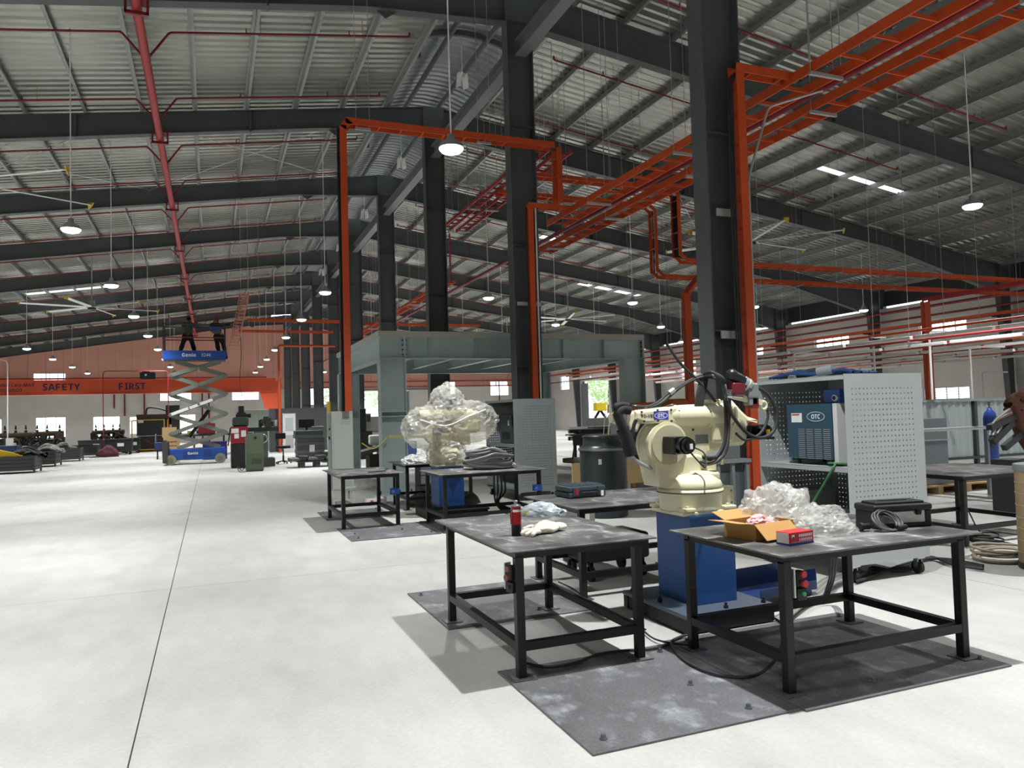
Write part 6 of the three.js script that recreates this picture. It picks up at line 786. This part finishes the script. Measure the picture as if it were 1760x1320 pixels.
// machinery seen under and beyond the platform
function machine(x, z, w, h, d, c, label, extra) { const o = thing('shop_machine', label, 'machine', [x, 0, z]); part('base', rb(w, h * 0.55, d, 0, h * 0.275, 0, 0.02, 1), c, o); part('head', rb(w * 0.7, h * 0.45, d * 0.8, -w * 0.1, h * 0.77, 0, 0.03, 1), extra || c, o); part('control_panel', rb(w * 0.22, h * 0.3, 0.1, w * 0.36, h * 0.75, d * 0.3, 0.01, 1), M.grey, o); part('panel_screen', bx(w * 0.16, h * 0.14, 0.01, w * 0.36, h * 0.8, d * 0.3 + 0.052), M.dark, o); return o; }
machine(6.3, -27.2, 1.3, 1.35, 0.9, std(0x33457a, 0.5), 'blue cabinet with a red round guard seen under the platform', std(0xa12a35, 0.5)); machine(5.5, -30.2, 0.9, 2.0, 0.8, std(0x23262a, 0.5), 'tall black machine left of the platform post'); machine(9.4, -31.5, 0.9, 1.9, 0.7, std(0xd3d4d0, 0.5), 'white and red machine right of the platform post', std(0xa3202c, 0.5)); machine(7.5, -37, 1.5, 1.7, 1.0, std(0x9a9d98, 0.5), 'pale grey machine beyond the platform', std(0x8a8c86, 0.5)); machine(12.5, -40, 1.6, 1.9, 1.0, std(0x8f8f73, 0.6), 'olive grey machine far beyond the wrapped robot'); machine(17.6, -44, 1.4, 1.7, 1.0, std(0xd9d9d4, 0.5), 'white and black machine near the right wall', M.black);
{ const o = thing('sheet_metal_bin', 'brown open sheet metal trough behind the empty table', 'trough', [4.6, 0, -22.6]); part('trough', [prism([[-0.9, 0.5], [0.9, 0.72], [0.9, 0.95], [-0.5, 0.62], [-0.9, 0.58]], 0.8)], std(0x4a4038, 0.7), o); part('stand', [bx(0.9, 0.5, 0.6, 0.2, 0.26, 0)], std(0x2f2a24, 0.8), o); part('sack', rb(0.4, 0.3, 0.3, 0, 0.95, 0, 0.06, 2), std(0xd8d8d2, 0.7), o); }
{ const o = thing('flask_stack', 'stack of dark ribbed rings beside the control cabinet', 'stack', [4.0, 0, -24.5]); for (let i = 0; i < 9; i++) part('ring', cyl(0.32, 0.07, 0, 0.05 + i * 0.09, 0, 20), i % 2 ? steelDk : M.black, o); part('jar', [cyl(0.16, 0.4, 0, 1.05, 0, 14)], std(0x7f9697, 0.3), o); }
{ const o = thing('plastic_film_roll', 'clump of clear plastic film on the floor behind the empty table', 'plastic film', [3.0, 0, -17.2]); part('film', toCreasedNormals(crumple(0.4, 0.34, 0.3, 10, 0.4, 2.1, 111), 0.5), film, o); part('film', toCreasedNormals(crumple(0.3, 0.2, 0.25, 8, 0.4, 2.1, 114).translate(0.4, 0, 0.1), 0.5), filmClear, o); }
{ const o = thing('drawer_pedestal', 'dark grey drawer unit under the rear work table', 'drawer unit', [4.1, 0, -15.0]); part('casing', rb(0.42, 0.4, 0.4, 0, 0.42, 0, 0.01, 1), M.dark, o); for (let i = 0; i < 2; i++) part('drawer', rb(0.38, 0.16, 0.01, 0, 0.33 + i * 0.18, 0.203, 0.003, 1), M.grey, o); part('stand', [bx(0.42, 0.2, 0.4, 0, 0.11, 0)], M.dark, o); }
{ const o = thing('casting_pile', 'heap of rough brown castings on the floor under the rear table', 'castings', [3.95, 0, -13.25]); for (let i = 0; i < 6; i++) part('casting', toCreasedNormals(crumple(rnd(0.14, 0.24), rnd(0.14, 0.26), 0.18, 3, 0.3, 1.8, 120 + i).translate(-0.45 + i * 0.17, 0, rnd(-0.15, 0.15)), 0.7), std(0x4b463d, 0.85), o); }
for (let i = 0; i < 2; i++) { const o = thing('cable_drum_box', ['white boxed cable plug on the floor by the platform post', 'white junction strip on the floor by the platform post'][i], 'box', [2.72 + i * 0.22, 0, -13.9 - i * 0.2]); part('box', rb(0.2, 0.12, 0.16, 0, 0.06, 0, 0.01, 1), std(0xd9d4cc, 0.6), o); part('socket', cylZ(0.03, 0.02, 0, 0.07, 0.085, 12), i ? M.grey : btnRed, o); }
// steel stock racks on the right
for (const [x, z, w, n, lab] of [[12.6, -21, 4.2, 9, 'low rack stacked with steel bars right of the second trolley'], [15.2, -25, 5, 10, 'farther rack stacked with steel bars near the right wall'], [14.2, -18.6, 3.4, 6, 'dark steel frame bench with offcuts on the right']]) {
  const o = thing('steel_rack', lab, 'rack', [x, 0, z]); for (const a of [-1, -0.3, 0.3, 1]) part('leg', [bx(0.08, 0.7, 0.08, a * w * 0.45, 0.35, 0.45), bx(0.08, 0.7, 0.08, a * w * 0.45, 0.35, -0.45), bx(0.08, 0.08, 1, a * w * 0.45, 0.7, 0)], M.dark, o);
  for (let i = 0; i < n; i++) part('steel_bar', bx(w * rnd(0.8, 1.1), rnd(0.05, 0.12), rnd(0.06, 0.12), rnd(-0.3, 0.3), 0.78 + (i % 3) * 0.12, -0.4 + 0.8 * i / n), [steelDk, rust, M.galv, M.grey][i % 4], o); for (let i = 0; i < 5; i++) part('offcut', rb(rnd(0.3, 0.8), rnd(0.1, 0.25), 0.3, rnd(-w * 0.4, w * 0.4), 0.2, rnd(-0.3, 0.3), 0.02, 1), [steelDk, rust, binC][i % 3], o);
}
{ const o = thing('yellow_machine_box', 'yellow box unit on a dark machine near the open doorway', 'machine', [18.2, 0, -33.5]); part('base', rb(2.2, 1.3, 0.9, 0.5, 0.65, 0, 0.03, 1), std(0x4b4d48, 0.6), o); part('stand', [bar([-0.3, 1.3, 0], [0, 1.7, 0], 0.1), bar([0.3, 1.3, 0], [0, 1.7, 0], 0.1)], M.black, o); part('yellow_box', rb(0.6, 0.42, 0.4, 0, 1.85, 0, 0.04, 1), std(0xe0c11f, 0.5), o); }
{ const o = thing('red_pump_unit', 'pinkish red pump unit before the open doorway', 'pump', [20.6, 0, -33.0]); part('body', [rb(1.1, 0.9, 0.7, 0, 0.75, 0, 0.1, 2), cyl(0.25, 0.5, -0.3, 1.4, 0, 14), rb(0.8, 0.5, 0.5, 0.4, 1.4, 0, 0.08, 2)], std(0xa86a68, 0.6), o); part('pipe', [rod([-1.0, 1.5, 0], [1.3, 1.5, 0.1], 0.1, 10)], maroon, o); part('skid', bx(1.5, 0.3, 0.8, 0, 0.15, 0), M.dark, o); }
{ const o = thing('equipment_shelf', 'grey perforated shelf unit with orange machines behind the welding robot', 'shelf', [8.9, 0, -13.6]); part('shelf_top', bx(2.2, 0.06, 0.8, 0, 1.42, 0), M.galv, o); part('back_panel', bx(2.1, 1.2, 0.02, 0, 0.8, -0.35), std(0x4a5053, 0.6), o); part('shelf_middle', bx(2.1, 0.05, 0.8, 0, 0.75, 0), M.galv, o); for (const a of [-1.05, 1.05]) part('end_panel', bx(0.03, 1.4, 0.8, a, 0.7, 0), M.peg, o); const oo = std(0xb05a34, 0.6); part('orange_unit', [rb(0.55, 0.3, 0.4, -0.5, 1.62, 0, 0.06, 2)], oo, o); part('orange_unit', rb(0.5, 0.36, 0.4, 0.3, 1.65, 0, 0.1, 2), oo, o); part('pink_cover', rb(0.2, 0.16, 0.2, 0.75, 1.54, 0.2, 0.05, 2), std(0xd9a09c, 0.6), o); part('cable_reel', [new THREE.TorusGeometry(0.16, 0.04, 6, 18).translate(0.75, 1.35, 0.42)], M.dark, o); }
{ const o = thing('brown_drum', 'stack of worn brown wire spools behind the wire drum', 'spool', [6.75, 0, -9.6]); for (let i = 0; i < 4; i++) part('spool', [lathe([[0.001, 0], [0.2, 0], [0.2, 0.03], [0.15, 0.05], [0.15, 0.2], [0.2, 0.22], [0.2, 0.25], [0.001, 0.25]], 20).translate((i % 2) * 0.42, i < 2 ? 0 : 0.255, 0)], i % 2 ? std(0x6f5140, 0.8) : std(0x8d7a62, 0.8), o); }
{ const o = thing('warning_box', 'grey control box with yellow warning sign beside the robot pedestal', 'box', [3.66, 0, -7.35]); part('casing', rb(0.3, 0.62, 0.3, 0, 0.4, 0, 0.01, 1), std(0x8f9088, 0.5), o); part('stand', [bx(0.24, 0.1, 0.24, 0, 0.05, 0)], M.dark, o); part('sign', bx(0.12, 0.2, 0.004, 0.02, 0.5, 0.152), paper, o); part('warning_triangle', [prism([[-0.045, 0], [0.045, 0], [0, 0.08]], 0.004).translate(0.02, 0.52, 0.156)], M.yellow, o); }
{ const o = thing('chain_hoist_base', 'dark wheeled base with cables under the tool case table', 'trolley', [3.6, 0, -7.3 + 0.7]); part('frame', rb(0.7, 0.25, 0.5, 0, 0.3, 0, 0.03, 1), M.dark, o); for (const a of [-0.28, 0.28]) for (const b of [-0.2, 0.2]) part('wheel', [cylX(0.07, 0.04, a, 0.07, b, 14), bx(0.04, 0.15, 0.04, a, 0.15, b)], M.rubber, o); for (let k = 0; k < 5; k++) part('cable', tube([[-0.3, 0.35, -0.1 + 0.05 * k], [-0.1, 0.46, 0.05 * k], [0.1, 0.42, 0.1], [0.25, 0.34, 0.05 * k], [0.33, 0.2, 0.1]], 0.014, 18, 6), k % 2 ? M.greyCable : M.cable, o); }
// outdoors beyond the doorways
{ const o = thing('yard_ground', 'pale concrete yard outside the doorways', 'ground'); part('slab', bb(XW + 0.3, 70, -0.1, -0.02, -110, -40), M.floor, o); part('slab', bb(0, XW + 0.3, -0.1, -0.02, -110, ZF - 0.4), M.floor, o); o.userData.kind = 'structure'; }
function tree(x, z, h, r, label, s) {
  const o = thing('tree', label, 'tree', [x, 0, z], 0, 'trees outside the doorways'); part('trunk', rod([0, -0.05, 0], [0.2, h * 0.6, 0.1], 0.16, 8, 0.09), std(0x5b4a3a, 0.9), o); const g = [];
  for (let i = 0; i < 700; i++) { const a = rnd(0, 6.283), b = Math.acos(rnd(-1, 1)), q = r * Math.cbrt(rnd(0.15, 1)); const L = new THREE.PlaneGeometry(0.34, 0.2).rotateX(rnd(-1.5, 1.5)).rotateY(rnd(0, 6.28)).translate(Math.cos(a) * Math.sin(b) * q, h * 0.72 + Math.cos(b) * q * 0.85, Math.sin(a) * Math.sin(b) * q); g.push(L); }
  part('foliage', g, new THREE.MeshPhysicalMaterial({ color: s, roughness: 0.8, transmission: 0.3, thickness: 0, side: THREE.DoubleSide }), o).userData.kind = 'stuff';
}
tree(40, -72, 6.5, 2.8, 'leafy green tree outside the right wall doorway', 0xa4bd86); tree(44.5, -78.5, 7, 3, 'tall leafy tree outside the right wall doorway behind the first', 0x98b47c); tree(14, -84, 5.5, 2.6, 'leafy green tree outside the far wall doorway', 0xb2c79a); tree(19.6, -87, 6, 2.8, 'pale leafy tree outside the far wall doorway', 0xb9cca4);
{ const o = thing('parked_car', 'white parked car outside the right wall doorway', 'car', [38.5, 0, -69], 0.4), c = std(0xe9ecee, 0.3); part('body', [prism([[-2.1, 0.35], [2.1, 0.35], [2.1, 0.8], [1.5, 0.95], [0.9, 1.42], [-1.0, 1.45], [-1.7, 0.95], [-2.1, 0.85]], 1.6, 0.06)], c, o); part('glass', prism([[-1.45, 0.95], [1.25, 0.95], [0.8, 1.34], [-0.95, 1.36]], 1.62), std(0x39464c, 0.15), o); for (const a of [-1.3, 1.3]) for (const b of [-0.75, 0.75]) part('wheel', cylZ(0.31, 0.2, a, 0.31, b, 20), M.rubber, o); }
{ const z = -45, a = onZ(177, 638, z), b = onZ(289, 638, z), o = thing('pipe_frame', 'thin dark red pipe frame standing before the crane girder', 'pipe', [0, 0, 0]); part('pipe', pipe([[a.x, 0.01, z], [a.x, a.y, z], [b.x, a.y, z], [b.x, 0.01, z]], 0.024, 0.2), M.red, o); }
{ const z = -40, a = onZ(13, 620, z), o = thing('jib_conduit', 'white vertical conduit with bent top at the left edge', 'conduit', [0, 0, 0]); part('conduit', pipe([[a.x, 0.01, z], [a.x, a.y, z], [a.x - 1.6, a.y + 0.25, z]], 0.02, 0.2), M.white, o); }
// roof bracing, emergency lamps under the ridge and barrier tape
for (const n of [2, 6]) for (const [xa, xb] of [[-8.5, -1.9], [-1.9, 4.6], [8, 14.6], [14.6, 21.2]]) for (const s of [0, 1]) part('brace_rod', rod([s ? xb : xa, topY(s ? xb : xa) - 0.04 - s * 0.03, frameZ(n)], [s ? xa : xb, topY(s ? xa : xb) - 0.04 - s * 0.03, frameZ(n + 1)], 0.011, 5), M.galv, roof);
for (let n = 1; n < 6; n++) { const o = thing('emergency_lamp', 'white twin plate emergency lamp hanging under the roof ridge', 'lamp', [6.15, 10.35, frameZ(n) - BAY / 2], 0.4, 'emergency lamps under the ridge'); part('hanger', cyl(0.012, 1.1, 0, 0.62, 0, 6), M.galv, o); for (const k of [-1, 1]) part('plate', bx(0.03, 0.36, 0.2, k * 0.09, -0.08, 0).rotateZ(k * 0.14), M.white, o); part('cap', bx(0.24, 0.05, 0.1, 0, 0.09, 0), M.galv, o); }
{ const o = thing('barrier_tape', 'yellow barrier tape stretched from the platform post to the wrapped robot', 'tape', [0, 0, 0]); const a = V(3.4, 1.22, -15.42), b = V(3.35, 1.27, -11.95); part('tape', [bar(a, b, 0.004, 0.05)], std(0xd6d36a, 0.5), o); part('tail', tube([a, V(3.22, 1.05, -15.4), V(3.05, 0.98, -15.38), V(2.85, 1.1, -15.4)], 0.012, 16, 5), std(0xd6d36a, 0.5), o); }
renderer.render(scene, camera);
